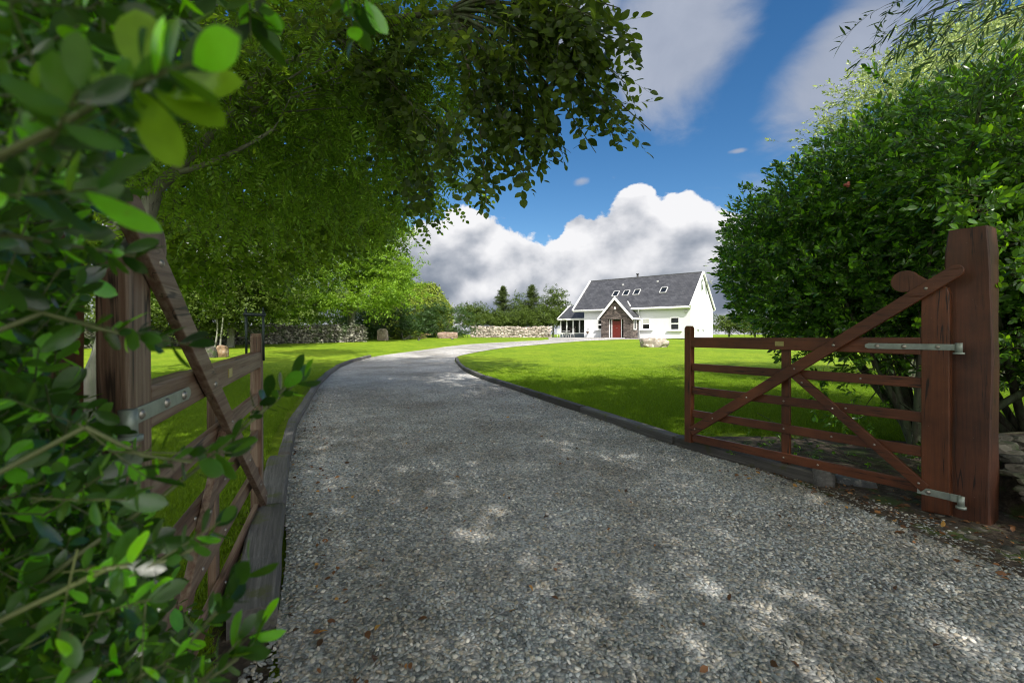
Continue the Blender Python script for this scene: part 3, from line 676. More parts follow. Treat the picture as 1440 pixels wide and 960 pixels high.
# ================================================================ LAWN STONES, WALLS
def stone_obj(name, px, py, wpx, hpx, mat, label, seed, cat_='boulder', depth=.7, amp=.25, rz=0, sub=4, freq=1.1, dz=0, grp=None):
    x, y_ = G(px, py); s = y_/F; w, h = wpx*s, hpx*s
    bm = bmesh.new(); rock(bm, (0,0,0), (w/2/.9, w*depth/2, h/1.25), seed, sub, amp, freq, rz)
    zs = [v.co.z for v in bm.verts]; k = h/(max(zs)-min(zs)*.6)
    o = bmobj(name, bm, mat); o.location = (x, y_+w*depth*.3, float(tz(y_))+h*.33+dz); return tag(o, label, cat_, grp)
stone_obj('boulder', 922, 488, 40, 13.5, M['boulder'], 'long lichen spotted boulder lying on the sunny lawn before the house', 31, depth=.6, amp=.42, freq=1.6)
stone_obj('standing_stone', 537.5, 478.6, 16, 17, M['boulder_pink'], 'upright rounded pinkish standing stone on the lawn by the ivy', 9, 'standing stone', .5)
stone_obj('rock_slab', 629, 475.6, 30, 9, M['slab'], 'low brown slab of rock in front of the round green shrub', 12, 'rock', .5, .3)
stone_obj('rock', 291, 503, 20, 18, M['bankstone'], 'grey rock beside the gate loop, left half of the pair on the lawn', 21, 'rock', .8, grp='two rocks seen over the left gate')
stone_obj('rock', 309, 502, 17, 17, M['orange_stone'], 'orange brown rock, right of the grey one beyond the left gate', 23, 'rock', .8, grp='two rocks seen over the left gate')

def wall_stones(name, A, B, h, mat, label, sw=.26, sh=.12, th=.45, ragged=.12):
    A, B = Vector((*A,0)), Vector((*B,0)); L = (B-A).length; d = (B-A).normalized(); nrm = Vector((d.y,-d.x,0)); V = []; T = []; nb = 0
    cube = np.array([(x,y,z) for z in (-.5,.5) for x,y in ((-.5,-.5),(.5,-.5),(.5,.5),(-.5,.5))])
    ct = np.array([(0,2,1),(0,3,2),(4,5,6),(4,6,7),(0,1,5),(0,5,4),(1,2,6),(1,6,5),(2,3,7),(2,7,6),(3,0,4),(3,4,7)])
    for face in (1, -1):
        z = 0
        while z < h*1.08:
            hh = sh*rng.uniform(.7,1.3); s = rng.uniform(-.2,0)
            while s < L:
                w = sw*rng.uniform(.5,1.5); top = h+ragged*(noise.noise(Vector((s*.6,face,3.1)))+.6*noise.noise(Vector((s*2.7,7,face))))
                if z < top:
                    c = A+d*(s+w/2)+nrm*face*(th/2*(1-.15*z/h)); zz = float(tz(c.y))+z+hh/2
                    k = cube*np.array([w*.96, sh*1.5*rng.uniform(.7,1.2), hh*rng.uniform(.8,1.05)])+rng.normal(size=(8,3))*np.array([.034,.03,.026])
                    a = rng.normal()*.12; k = k@rotm('Y', a).T
                    P = np.stack([c.x+k[:,0]*d.x+k[:,1]*nrm.x, c.y+k[:,0]*d.y+k[:,1]*nrm.y, zz+k[:,2]], 1); V.append(P); T.append(ct+nb*8); nb += 1
                s += w
            z += hh
    # dark core
    for t0 in np.arange(0, L, 1.5):
        t1 = min(L, t0+1.5); c = A+d*(t0+t1)/2; k = cube*np.array([t1-t0, th*.8, h*.93]); zz = float(tz(c.y))+h*.46
        P = np.stack([c.x+k[:,0]*d.x+k[:,1]*nrm.x, c.y+k[:,0]*d.y+k[:,1]*nrm.y, zz+k[:,2]], 1); V.append(P); T.append(ct+nb*8); nb += 1
    return tag(npmesh(name, np.concatenate(V), np.concatenate(T), mat), label, 'stone wall')
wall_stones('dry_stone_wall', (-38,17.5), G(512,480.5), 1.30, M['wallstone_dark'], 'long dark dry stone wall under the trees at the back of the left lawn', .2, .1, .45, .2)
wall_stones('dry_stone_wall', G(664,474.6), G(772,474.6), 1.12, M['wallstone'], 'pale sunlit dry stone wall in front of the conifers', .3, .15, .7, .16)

# two little birds on the lawn
def bird(px, py, label, f):
    x, y_ = G(px, py); b = empty('bird', (x, y_, float(tz(y_))), R(f), label, 'bird', 'small black and white birds on the left lawn')
    for s in (1,): 
        bm = bmesh.new()
        # one continuous body: breast, head, beak and tail from rings along its length
        rings = [(-.19,.10,.006,.004),(-.10,.105,.014,.010),(-.05,.115,.05,.05),(.02,.125,.066,.070),(.08,.155,.055,.060),(.11,.20,.036,.038),(.135,.225,.038,.038),(.165,.225,.022,.022),(.18,.222,.008,.008),(.205,.217,.002,.002)]
        R_ = []
        for (u, z, rw, rh) in rings: R_.append([bm.verts.new((u, rw*math.cos(a), z+rh*math.sin(a))) for a in np.linspace(0, 2*math.pi, 11)[:-1]])
        for u, v in zip(R_, R_[1:]):
            for k in range(10): fc = bm.faces.new((u[k], u[(k+1)%10], v[(k+1)%10], v[k])); fc.smooth = True
        bm.faces.new(R_[0][::-1]); bm.faces.new(R_[-1])
        bm.faces.ensure_lookup_table()
        for fc in bm.faces: c = fc.calc_center_median(); fc.material_index = 1 if (c.z < .125 and c.x > -.05 and c.x < .10) else 0
        for sy in (-.02,.02): cyl(bm, (.02,sy,.08), (.01,sy,0), .005, None, 5)
        bmobj('body', bm, [M['iron_b'], M['birdw']], b)
        bm = bmesh.new()
        for sy in (-1,1): box(bm, (-.02, sy*.058, .14), (.17,.014,.06), Matrix.Rotation(sy*.12,4,'Z'), .005)
        bmobj('wings', bm, M['iron_b'], b)
bird(589, 480, 'small black and white bird on the left lawn, nearer the standing stone', 25)
bird(636, 478.6, 'small black and white bird on the lawn in front of the brown rock slab', 190)

# ================================================================ HOUSE
HX, HY, HA, HL, HW, ZB = 16.41, 41.8, .681, 11.15, 7.1, .90
hu = np.array([-math.cos(HA), math.sin(HA)]); hv = np.array([math.sin(HA), math.cos(HA)])
house = empty('cottage_house', (HX, HY, ZB), math.atan2(hu[1], hu[0]), 'white rendered house with slate roof and stone porch beyond the lawn', 'house')
# local frame: x = along the front towards the left, y = OUT of the front towards the camera (so depth t = -y), z up
def fac(px, t=0.0):
    r = (px-CX)/F; ox, oy = HX+hv[0]*t, HY+hv[1]*t; return (ox-r*oy)/(-hu[0]+r*hu[1])
def dep(s, t=0.0): return HY+hu[1]*s+hv[1]*t
def hz(py, s, t=0.0): return CZ+(YH-py)*dep(s, t)/F-ZB
ZE, ZR = 2.93, 6.38
def hb(name, bm, m, parent=None, smooth=False): 
    bmesh.ops.recalc_face_normals(bm, faces=bm.faces[:]); return bmobj(name, bm, m, parent or house, smooth)
# which way is the local y? rotation maps x->hu, y->(-hu1,hu0) ; outward front = -hv
sgn = 1.0 if (-hu[1]*-hv[0]+hu[0]*-hv[1]) > 0 else -1.0
def Y(t): return -t*sgn if True else t
def gable_solid(bm, x0, x1, t0, t1, ze, zr, mi=0, z0=0):
    m = (t0+t1)/2; pts = [(t0,z0),(t0,ze),(m,zr),(t1,ze),(t1,z0)]
    a = [bm.verts.new((x0, Y(t), z)) for t, z in pts]; b = [bm.verts.new((x1, Y(t), z)) for t, z in pts]
    fs = [bm.faces.new(a), bm.faces.new(b[::-1])]+[bm.faces.new((a[i], a[(i+1)%5], b[(i+1)%5], b[i])) for i in range(5)]
    for f in fs: f.material_index = mi
def slope(bm, x0, x1, t0, z0, t1, z1, th=.09, mi=0):
    d = Vector((0, Y(t1)-Y(t0), z1-z0)).normalized(); n = Vector((0,-d.z,d.y)); n = n if n.z > 0 else -n
    q = [Vector((x0,Y(t0),z0)), Vector((x1,Y(t0),z0)), Vector((x1,Y(t1),z1)), Vector((x0,Y(t1),z1))]
    a = [bm.verts.new(p) for p in q]; b = [bm.verts.new(p+n*th) for p in q]
    fs = [bm.faces.new(a[::-1]), bm.faces.new(b)]+[bm.faces.new((a[i], a[(i+1)%4], b[(i+1)%4], b[i])) for i in range(4)]
    for f in fs: f.material_index = mi
def hbox(bm, x0, x1, t0, t1, z0, z1, mi=0, bev=0): box(bm, ((x0+x1)/2, (Y(t0)+Y(t1))/2, (z0+z1)/2), (abs(x1-x0), abs(t1-t0), abs(z1-z0)), bev=bev, mi=mi)
wall_top = ZE+.05
bm = bmesh.new(); gable_solid(bm, 0, HL, 0, HW, ZE+.02, ZR-.10); hb('wall', bm, M['white'])
# roof, the slate texture runs in roof coordinates because the slopes are separate meshes with tilted frames
def roof_slope(nm, x0, x1, t0, z0, t1, z1, mat, th=.09):
    L = math.hypot(t1-t0, z1-z0); bm = bmesh.new(); box(bm, ((x1-x0)/2, L/2, th/2), (x1-x0, L, th))
    o = bmobj(nm, bm, mat, house); ang = math.atan2(z1-z0, abs(t1-t0)); yd = math.copysign(1, Y(t1)-Y(t0))
    if yd > 0: o.matrix_local = Matrix.Translation((x0, Y(t0), z0)) @ Matrix.Rotation(ang, 4, 'X')
    else: o.matrix_local = Matrix.Translation((x1, Y(t0), z0)) @ Matrix.Rotation(math.pi, 4, 'Z') @ Matrix.Rotation(ang, 4, 'X')
    return o
RX0, RX1, mid = -.06, HL+1.14, HW/2
kz = (ZR-ZE)/(mid+.3)
rf = roof_slope('roof', RX0, RX1, -.3, ZE, mid, ZR, M['slate'])
roof_slope('roof', RX0, RX1, HW+.3, ZE, mid, ZR, M['slate'])
bm = bmesh.new(); hbox(bm, RX0, RX1, mid-.09, mid+.09, ZR+.02, ZR+.14); hb('ridge_tiles', bm, M['slate'])
for x0 in (RX0-.10, RX1):
    bm = bmesh.new(); slope(bm, x0, x0+.12, -.36, ZE-.06, mid, ZR+.0, .20); slope(bm, x0, x0+.12, HW+.36, ZE-.06, mid, ZR+.0, .20); hb('bargeboard', bm, M['trim'])
# left end of the roof oversails: fill wing wall under it
bm = bmesh.new(); hbox(bm, RX0, RX1, -.36, -.28, ZE-.16, ZE+.06); hbox(bm, RX0, RX1, HW+.28, HW+.36, ZE-.16, ZE+.06); hb('fascia', bm, M['trim'])
bm = bmesh.new(); hbox(bm, RX0+.02, RX1-.02, -.285, -.003, ZE-.14, ZE-.10); hb('soffit', bm, M['soffit'])
bm = bmesh.new(); cyl(bm, (RX0, Y(-.41), ZE-.06), (RX1, Y(-.41), ZE-.06), .055, None, 8); hb('gutter', bm, M['trim'])
# windows
def window(x0, x1, z0, z1, t=0, sill=True, panes=1, blind=False, glass='glass', host=None):
    fr = bmesh.new(); w = .07
    hbox(fr, x0, x1, t-.035, t+.02, z1-w, z1); hbox(fr, x0, x1, t-.035, t+.02, z0, z0+w); hbox(fr, x0, x0+w, t-.033, t+.02, z0+w, z1-w); hbox(fr, x1-w, x1, t-.033, t+.02, z0+w, z1-w)
    zm = (z0+z1)/2; hbox(fr, x0+w, x1-w, t-.03, t+.02, zm-.05, zm+.05)
    o = hb('window', fr, M['trim'], host); g = bmesh.new(); hbox(g, x0+w, x1-w, t-.012, t-.006, z0+w, zm-.05, 0); hbox(g, x0+w, x1-w, t-.012, t-.006, zm+.05, z1-w, 1 if blind else 0)
    bmobj('pane', g, [M[glass], M['blind']], o)
    if sill: s = bmesh.new(); hbox(s, x0-.28, x1+.28, t-.16, t+.01, z0-.10, z0-.005); bmobj('sill', s, M['trim'], o)
for a, b, yt, yb, bl_ in ((955.4,942.8,445.8,464,False),(914.2,903.2,447.6,463.2,True),(848.5,840.5,449.4,463.2,False)):
    s0, s1 = fac(a), fac(b); m_ = (s0+s1)/2; window(s0, s1, hz(yb, m_), hz(yt, m_), blind=bl_)
# porch
PT = -1.6; p0, p1 = fac(887.3, PT), fac(845.4, PT); pc = (p0+p1)/2; pe, pr = 2.15, 4.0
d0, d1 = fac(876.7, PT), fac(854.8, PT); dh = hz(448.5, pc, PT)
pe = hz(444.5, pc, PT); pr = hz(419.5, pc, PT)
bm = bmesh.new()
def wall_gable_front(bm):
    # front with a door opening: left pier, right pier, head with pointed gable
    th = .35
    for x0, x1 in ((p0, d0), (d1, p1)): hbox(bm, x0, x1, PT, PT+th, 0, dh)
    a = [bm.verts.new((x, Y(PT), z)) for x, z in ((p0,dh),(p1,dh),(p1,pe),(pc,pr),(p0,pe))]; b = [bm.verts.new((v.co.x, Y(PT+th), v.co.z)) for v in a]
    bm.faces.new(a); bm.faces.new(b[::-1])
    for i in range(5): bm.faces.new((a[i], a[(i+1)%5], b[(i+1)%5], b[i]))
    hbox(bm, p0, p0+th, PT+th, -.002, 0, pe); hbox(bm, p1-th, p1, PT+th, -.002, 0, pe)
wall_gable_front(bm); hb('porch', bm, M['clad'])
porch_t1 = (pr-ZE)/kz-.3+.3
# porch roof slopes (their back ends sink into the main roof)
for sd, xe in ((0, p0-.28), (1, p1+.28)):
    kk = (pr-pe)/(pc-p0); ze = pe-kk*.28+.02; bm = bmesh.new(); tb0, tb1 = (ze-ZE)/kz-.3+.25, (pr-ZE)/kz-.3+.12
    q = [Vector((xe, Y(PT-.2), ze)), Vector((pc, Y(PT-.2), pr)), Vector((pc, Y(tb1), pr)), Vector((xe, Y(max(tb0,-.05)), ze))]
    up = Vector((0,0,.13)); a = [bm.verts.new(v) for v in q]; b = [bm.verts.new(v+up) for v in q]
    bm.faces.new(a); bm.faces.new(b[::-1]); [bm.faces.new((a[i], a[(i+1)%4], b[(i+1)%4], b[i])) for i in range(4)]
    hb('porch_roof', bm, M['slate'])
    bm = bmesh.new(); q = [Vector((xe, Y(PT-.27), ze-.14)), Vector((pc, Y(PT-.27), pr-.14)), Vector((pc, Y(PT-.27), pr+.19)), Vector((xe, Y(PT-.27), ze+.14))]
    a = [bm.verts.new(v) for v in q]; b = [bm.verts.new(v+Vector((0, Y(.06)-Y(0), 0))) for v in q]
    bm.faces.new(a); bm.faces.new(b[::-1]); [bm.faces.new((a[i], a[(i+1)%4], b[(i+1)%4], b[i])) for i in range(4)]; hb('porch_bargeboard', bm, M['trim'])
    bm = bmesh.new(); hbox(bm, xe-.03, xe+.03, PT-.2, -.02, ze-.06, ze+.09); hb('porch_gutter', bm, M['trim'])
# white valley flashing on the right of the porch roof, from the main eaves up into the slates
xv0, xv1 = p0-.28+.55, pc-.55
bm = bmesh.new(); kk = (pr-pe)/(pc-p0)
for i in range(1):
    zA = ZE+.1; xA = p0-(pe-ZE)/kk+.0; zB = pr-.35; xB = pc-(pr-zB)/kk
    tA, tB = (zA-ZE)/kz-.3, (zB-ZE)/kz-.3
    A_, B_ = Vector((xA, Y(tA), zA+.13)), Vector((xB, Y(tB), zB+.15)); cyl(bm, A_, B_, .06, None, 6)
hb('valley_flashing', bm, M['trim'])
# door set back in the porch
DT = PT+.30
bm = bmesh.new(); x0, x1 = fac(873.6, DT), fac(861.0, DT); hbox(bm, x0, x1, DT, DT+.06, .05, 2.12, bev=.004)
for zz in ((.2,.95),(1.08,1.6)):
    for h0, h1 in ((x0+.10,(x0+x1)/2-.04), ((x0+x1)/2+.04, x1-.10)): hbox(bm, h0, h1, DT-.012, DT, zz[0], zz[1], bev=.008)
dr = hb('front_door', bm, M['door']); bm = bmesh.new(); hbox(bm, x0+.15, x1-.15, DT-.014, DT-.002, 1.70, 1.98); hb('door_pane', bm, M['glass'], dr)
bm = bmesh.new(); cyl(bm, (x0+.08, Y(DT-.06), 1.05), (x0+.08, Y(DT), 1.05), .02, None, 8); hb('door_handle', bm, M['bolt'], dr); bm = bmesh.new(); cyl(bm, (x0+.4, Y(DT-.02), .98), (x0+.6, Y(DT-.02), .98), .012, None, 6); hb('letter_flap', bm, M['bolt'], dr)
bm = bmesh.new()
for a, b in ((d0, d0+.07), (d1-.09, d1), (x0-.07, x0-.003), (x1+.003, x1+.07)): hbox(bm, a, b, DT-.03, DT+.07, 0, dh-.002)
hbox(bm, d0+.07, d1-.09, DT-.028, DT+.07, 2.13, dh-.004); hb('door_frame', bm, M['trim'])
bm = bmesh.new(); hbox(bm, d0+.07, x0-.07, DT, DT+.02, .05, 2.12); hb('side_light', bm, M['glass']); bm = bmesh.new(); hbox(bm, x1+.07, d1-.09, DT, DT+.02, .05, 2.12); hb('side_light', bm, M['glass'])
bm = bmesh.new(); hbox(bm, d0-.15, d1+.15, PT-.45, PT, 0, .06); hb('door_step', bm, M['soffit'])
# porch side window facing right (on the wall x = p0)
bm = bmesh.new(); xw = p0; 
for (a, b, c_, d_) in ((-1.02,-.42,1.95,2.03),(-1.02,-.42,.82,.90),(-1.02,-.94,.90,1.95),(-.50,-.42,.90,1.95)): box(bm, (xw-.01, (Y(a)+Y(b))/2, (c_+d_)/2), (.08, abs(a-b), d_-c_))
w_ = hb('window', bm, M['trim']); bm = bmesh.new(); box(bm, (xw-.012, Y(-.72), 1.42), (.03,.44,1.04)); bmobj('pane', bm, M['glass'], w_)
# skylights
def skylight(px, py, w=.62, h=.85):
    best = None
    for t in np.linspace(-.2, mid, 200):
        s = fac(px, t); z = ZE+(t+.3)*kz+.09; e = abs(hz(py, s, t)-z)
        if best is None or e < best[0]: best = (e, s, t, z)
    _, s, t, z = best; ang = math.atan(kz); o = empty('skylight', (0,0,0)); o.parent = house
    Mx = Matrix.Translation((s, Y(t), z)) @ (Matrix.Rotation(ang if (Y(1)-Y(0)) > 0 else -ang, 4, 'X')); bm = bmesh.new()
    for (cx_, cy_, sx_, sy_) in ((0,h/2,w,.07),(0,-h/2,w,.07),(w/2,0,.07,h-.075),(-w/2,0,.07,h-.075)): box(bm, Mx@Vector((cx_,cy_,.05)), (sx_,sy_,.08), Matrix.Rotation(ang if (Y(1)-Y(0)) > 0 else -ang, 4, 'X'))
    me = bpy.data.meshes.new('skylight'); bm.to_mesh(me); bm.free(); me.materials.append(M['soffit']); bpy.data.objects.remove(o); o = bpy.data.objects.new('skylight', me); COL.objects.link(o); o.parent = house
    bm = bmesh.new(); box(bm, Mx@Vector((0,0,.045)), (w-.075,h-.075,.02), Matrix.Rotation(ang if (Y(1)-Y(0)) > 0 else -ang, 4, 'X')); bmobj('skylight_pane', bm, M['glass'], o)
    return s, t
for px, py in ((866,413.5),(880.6,412.4),(895.6,411.2),(933.4,408.3)): skylight(px, py)
for px, py in ((876.3,401),(925,396.4)):
    for t in np.linspace(0, mid, 160):
        s = fac(px, t); z = ZE+(t+.3)*kz+.09
        if z >= hz(py, s, t): break
    bm = bmesh.new(); hbox(bm, s-.09, s+.09, t-.1, t+.1, z-.05, z+.12, bev=.02); hb('roof_vent', bm, M['soffit'])
s = fac(895.5, mid); bm = bmesh.new(); cyl(bm, (s, Y(mid+.2), ZR-.3), (s, Y(mid+.2), ZR+.45), .12, .1, 10); cyl(bm, (s, Y(mid+.2), ZR+.45), (s, Y(mid+.2), ZR+.52), .19, .14, 10); hb('roof_cowl', bm, M['iron_b'])
# downpipe, lamps, flood light
s = fac(899.6); bm = bmesh.new(); cyl(bm, (s, Y(-.07), 2.2), (s, Y(-.07), 0), .04, None, 8); cyl(bm, (s, Y(-.38), ZE-.1), (s, Y(-.07), 2.2), .04, None, 8); hb('downpipe', bm, M['trim'])
bm = bmesh.new(); s = pc; cyl(bm, (s, Y(PT-.02), pr-.95), (s, Y(PT-.2), pr-.95), .03, None, 8); cyl(bm, (s, Y(PT-.18), pr-1.1), (s, Y(PT-.18), pr-.86), .09, .05, 10); hb('porch_lamp', bm, M['trim'])
s = fac(964.8); bm = bmesh.new(); hbox(bm, s-.11, s+.11, -.16, -.02, 2.42, 2.6, bev=.01); hb('wall_lamp', bm, M['soffit'])
s = .35; bm = bmesh.new(); cyl(bm, (s, Y(-.03), 2.4), (s, Y(-.03), 2.62), .05, None, 8); hb('alarm_box', bm, M['soffit'])
# right gable: slit windows, flue, aerial and dish (outer face x = 0, looks towards -x)
for t in (2.15, 3.75):
    bm = bmesh.new()
    for (a, b, c_, d_) in ((t-.17,t+.17,2.16,2.24),(t-.17,t-.10,.95,2.16),(t+.10,t+.17,.95,2.16)): box(bm, (-.03,(Y(a)+Y(b))/2,(c_+d_)/2), (.07,abs(a-b),d_-c_))
    w_ = hb('window', bm, M['trim']); bm = bmesh.new(); box(bm, (-.012,Y(t),1.55), (.02,.20,1.22)); bmobj('pane', bm, M['blind'], w_)
    bm = bmesh.new(); box(bm, (-.09,Y(t),.89), (.18,.5,.09)); bmobj('sill', bm, M['trim'], w_)
tf = mid+.35; bm = bmesh.new(); cyl(bm, (-.22,Y(tf),5.3), (-.22,Y(tf),7.6), .018, None, 6)
for q in range(7): cyl(bm, (-.22-.22+.0*q, Y(tf)+(-.3+.1*q), 7.1), (-.22+.22, Y(tf)+(-.3+.1*q), 7.1), .008, None, 4)
cyl(bm, (-.22,Y(tf)-.35,7.1), (-.22,Y(tf)+.35,7.1), .01, None, 5); cyl(bm, (0,Y(tf),5.6), (-.25,Y(tf),5.6), .02, None, 5); hb('aerial', bm, M['galv'])
bm = bmesh.new(); c = Vector((-.45,Y(mid+.85),5.55)); n = Vector((-.6,Y(.2),.35)).normalized(); a = n.orthogonal().normalized(); b = n.cross(a); rr = []
for k, (q, h) in enumerate(((.36,.09),(.25,.04),(.12,.01))): rr.append([bm.verts.new(c+(a*math.cos(i*math.pi/8)+b*math.sin(i*math.pi/8))*q+n*h) for i in range(16)])
for u, v in zip(rr, rr[1:]): [bm.faces.new((u[i],u[(i+1)%16],v[(i+1)%16],v[i])) for i in range(16)]
bm.faces.new(rr[-1]); cyl(bm, c, c+n*.35, .012, None, 5); cyl(bm, c, (0,Y(mid+.7),5.4), .02, None, 6); hb('satellite_dish', bm, M['soffit'])
bm = bmesh.new(); cyl(bm, (-.10,Y(mid-.35),4.7), (-.10,Y(mid-.35),5.6), .06, None, 8); cyl(bm, (-.10,Y(mid-.35),5.6), (-.16,Y(mid-.35),5.75), .08, .05, 8); hb('flue_pipe', bm, M['galv'])
# conservatory wing on the left
C0, C1, ct = HL+.0, fac(788, 2.0), 2.0; cz, czr = 2.1, 3.75
bm = bmesh.new(); hbox(bm, C0+.002, C1, ct, ct+.2, 0, .45, 1); hbox(bm, C1-.2, C1, ct+.2, ct+5, 0, .45, 1)
hb('conservatory_wall', bm, [M['white'], M['plinth']])
npn = 5; wd = (C1-C0)/npn
bm = bmesh.new(); hbox(bm, C0+.003, C1+.02, ct-.06, ct+.06, .45, .56); hbox(bm, C0+.003, C1+.02, ct-.06, ct+.1, cz-.14, cz+.02)
for i in range(npn+1): x = C0+.06+i*(C1-C0-.12)/npn; hbox(bm, x-.07, x+.07, ct-.05, ct+.06, .56, cz-.14)
for i in range(5): t = ct+.1+i*1.2; hbox(bm, C1-.06, C1+.05, t-.05, t+.07, .45, cz)
hbox(bm, C1-.058, C1+.048, ct+.06, ct+5, .45, .56); hbox(bm, C1-.058, C1+.048, ct+.06, ct+5, cz-.14, cz-.002)
cw = hb('conservatory_window', bm, M['trim']); bm = bmesh.new(); hbox(bm, C0+.1, C1-.1, ct+.01, ct+.03, .56, cz-.14); hbox(bm, C1-.03, C1-.01, ct+.1, ct+5, .45, cz); bmobj('pane', bm, M['glass'], cw)
bm = bmesh.new(); hbox(bm, C0+.003, C1-.06, ct+4.9, ct+5, 0, cz); hb('conservatory_back', bm, M['white'])
roof_slope('conservatory_roof', C0+.003, C1+.15, ct-.25, cz, ct+2.5, czr, M['slate']); roof_slope('conservatory_roof', C0+.003, C1+.15, ct+5.25, cz, ct+2.5, czr, M['slate'])
bm = bmesh.new(); slope(bm, C1+.15, C1+.25, ct-.32, cz-.08, ct+2.5, czr, .18); slope(bm, C1+.15, C1+.25, ct+5.3, cz-.08, ct+2.5, czr, .18); hbox(bm, C0+.003, C1+.15, ct-.33, ct-.25, cz-.1, cz+.08); hb('conservatory_fascia', bm, M['trim'])
bm = bmesh.new(); gable_solid(bm, C0+1.0, C0+3.6, 7.2, 10.4, 2.6, 4.75, 0); hb('rear_wing', bm, M['slate'])
# hanging basket on the wall
s = fac(828); b_ = empty('hanging_basket', tuple((np.array([HX, HY])+hu*s-hv*.28).tolist())+(hz(467, s)+ZB,), 0, 'small dark hanging basket on the white wall left of the porch', 'hanging basket')
bm = bmesh.new(); cyl(bm, (0,0,-.16), (0,0,.08), .05, .17, 12); bmobj('basket', bm, M['pot'], b_)
bm = bmesh.new(); cyl(bm, (0,0,.08), (0,0,.38), .006, None, 5); cyl(bm, (0,0,.38), (hv[0]*.28,hv[1]*.28,.38), .012, None, 5); bmobj('bracket', bm, M['iron_b'], b_)
# garden table and chairs in front of the conservatory
def garden_table(x, y_):
    t = empty('garden_table', (x, y_, ZB), .4, 'white round garden table in front of the conservatory', 'table')
    bm = bmesh.new(); cyl(bm, (0,0,.70), (0,0,.73), .45, None, 20); bmobj('tabletop', bm, M['trim'], t)
    for k in range(3): a = k*2.09; bm = bmesh.new(); cyl(bm, (math.cos(a)*.08,math.sin(a)*.08,.70), (math.cos(a)*.35,math.sin(a)*.35,0), .02, None, 6); bmobj('leg', bm, M['trim'], t)
def garden_chair(x, y_, rz, lab):
    t = empty('garden_chair', (x, y_, ZB), rz, lab, 'chair', 'white garden chairs by the conservatory')
    bm = bmesh.new(); box(bm, (0,0,.44), (.46,.44,.03), bev=.01); bmobj('seat', bm, M['trim'], t)
    bm = bmesh.new(); [box(bm, (-.17+.085*k,.22,.70), (.05,.02,.5)) for k in range(5)]; box(bm, (0,.22,.95), (.46,.03,.07)); bmobj('backrest', bm, M['trim'], t)
    for sx in (-1,1):
        for sy in (-1,1): bm = bmesh.new(); cyl(bm, (sx*.2,sy*.19,.43), (sx*.23,sy*.22,0), .018, None, 6); bmobj('leg', bm, M['trim'], t)
gx, gy = (796-CX)/F*50.5, 50.5; garden_table(gx, gy)
garden_chair((787.5-CX)/F*50.3, 50.3, 2.2, 'white garden chair left of the round table by the conservatory'); garden_chair((803.5-CX)/F*50.2, 50.2, -1.2, 'white garden chair right of the round table by the conservatory')

# ================================================================ PLANTS
M['L_beech'] = foliage('beech_leaf', (.05,.08,.014), (.18,.26,.022), .42, .4, .5, spec=.35)
M['L_rowan'] = foliage('rowan_leaf', (.10,.18,.022), (.32,.50,.025), .5, .35, .5, spec=.3)
M['L_ash'] = foliage('ash_leaf', (.16,.27,.025), (.32,.48,.03), .5, .4, .5, spec=.3)
M['L_mid'] = foliage('maple_leaf', (.10,.165,.018), (.30,.44,.022), .5, .45, .5, spec=.3)
M['L_laurel'] = foliage('glossy_shrub_leaf', (.055,.135,.018), (.23,.47,.014), .28, .55, .36, young=(2.2,2.0,.9), spec=.8)
M['L_near'] = foliage('near_glossy_leaf', (.024,.070,.016), (.24,.50,.010), .26, .55, .32, young=(2.6,3.0,.7), spec=.85, mottle=True)
M['L_young'] = foliage('young_leaf', (.16,.30,.012), (.42,.66,.015), .35, .2, .5, mottle=True)  # young yellow green, brightened further for sunlight that the canopy blocks
M['L_pale'] = foliage('variegated_leaf', (.30,.37,.14), (.45,.55,.16), .45, .4, .4, young=(1.4,1.3,1.6))
M['L_willow'] = foliage('willow_leaf', (.05,.095,.025), (.12,.20,.03), .4, .4, .4)
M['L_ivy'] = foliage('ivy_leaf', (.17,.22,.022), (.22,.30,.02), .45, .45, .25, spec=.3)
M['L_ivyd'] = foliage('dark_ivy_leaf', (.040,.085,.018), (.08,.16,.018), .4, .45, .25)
M['L_con'] = foliage('conifer_needles', (.07,.10,.025), (.09,.13,.02), .6, .4, .2, spec=.2)
M['L_far'] = foliage('far_tree_leaf', (.085,.125,.024), (.12,.18,.02), .5, .45, .4, spec=.2)
M['core'] = simple('shadowed_ivy_wall', (.03,.05,.012), .9)  # dark green walls underneath the ivy leaves
r = np.random.default_rng(3)
beech = [alt_spray(leafT(.068,.045,4,.22,.18,.48), .30, 9, r, 1.0, .18, rnd=.45) for k in range(5)]
rowan = [pinnate(leafT(.045,.015,3,.2,.1,.45), .22, 7, r, q) for q in (.2,.35,.5,.3)]
ash = [pinnate(leafT(.10,.038,2,.2,.15), .34, 5, r, q) for q in (.4,.6,.3)]
maple = [alt_spray(leafT(.10,.085,3,.15,.2,.45), .45, 10, r, 1.1, .25, .003, .5) for k in range(4)]
broad_far = [clump(leafT(.20,.12,2,.3,.2), 26, .55, r, .7) for k in range(5)]
broad_hi = [clump(leafT(.13,.085,2,.3,.2), 22, .42, r, .7) for k in range(5)]
shrub = [whorl_spray(leafT(.074,.031,3,.22,.12,.62), .17, 11, r) for k in range(6)]

def mk_tree(name, base, top, blobs, n, temps, leafm, label, cat_='tree', r0=.2, bark='bark', group=None, extra=None, paths=None, **kw):
    z0 = float(tz(base[1])); t = empty(name, (base[0], base[1], z0), 0, label, cat_, group)
    bpy.context.view_layer.update()
    P = tree_limbs((base[0], base[1], z0-.1), top, blobs, r, r0) if paths is None else paths
    limbs('trunk', t, P, M[bark]); crown('crown', t, blobs, n, temps, [leafm, M['twig']], r, extra=extra, **kw); return t

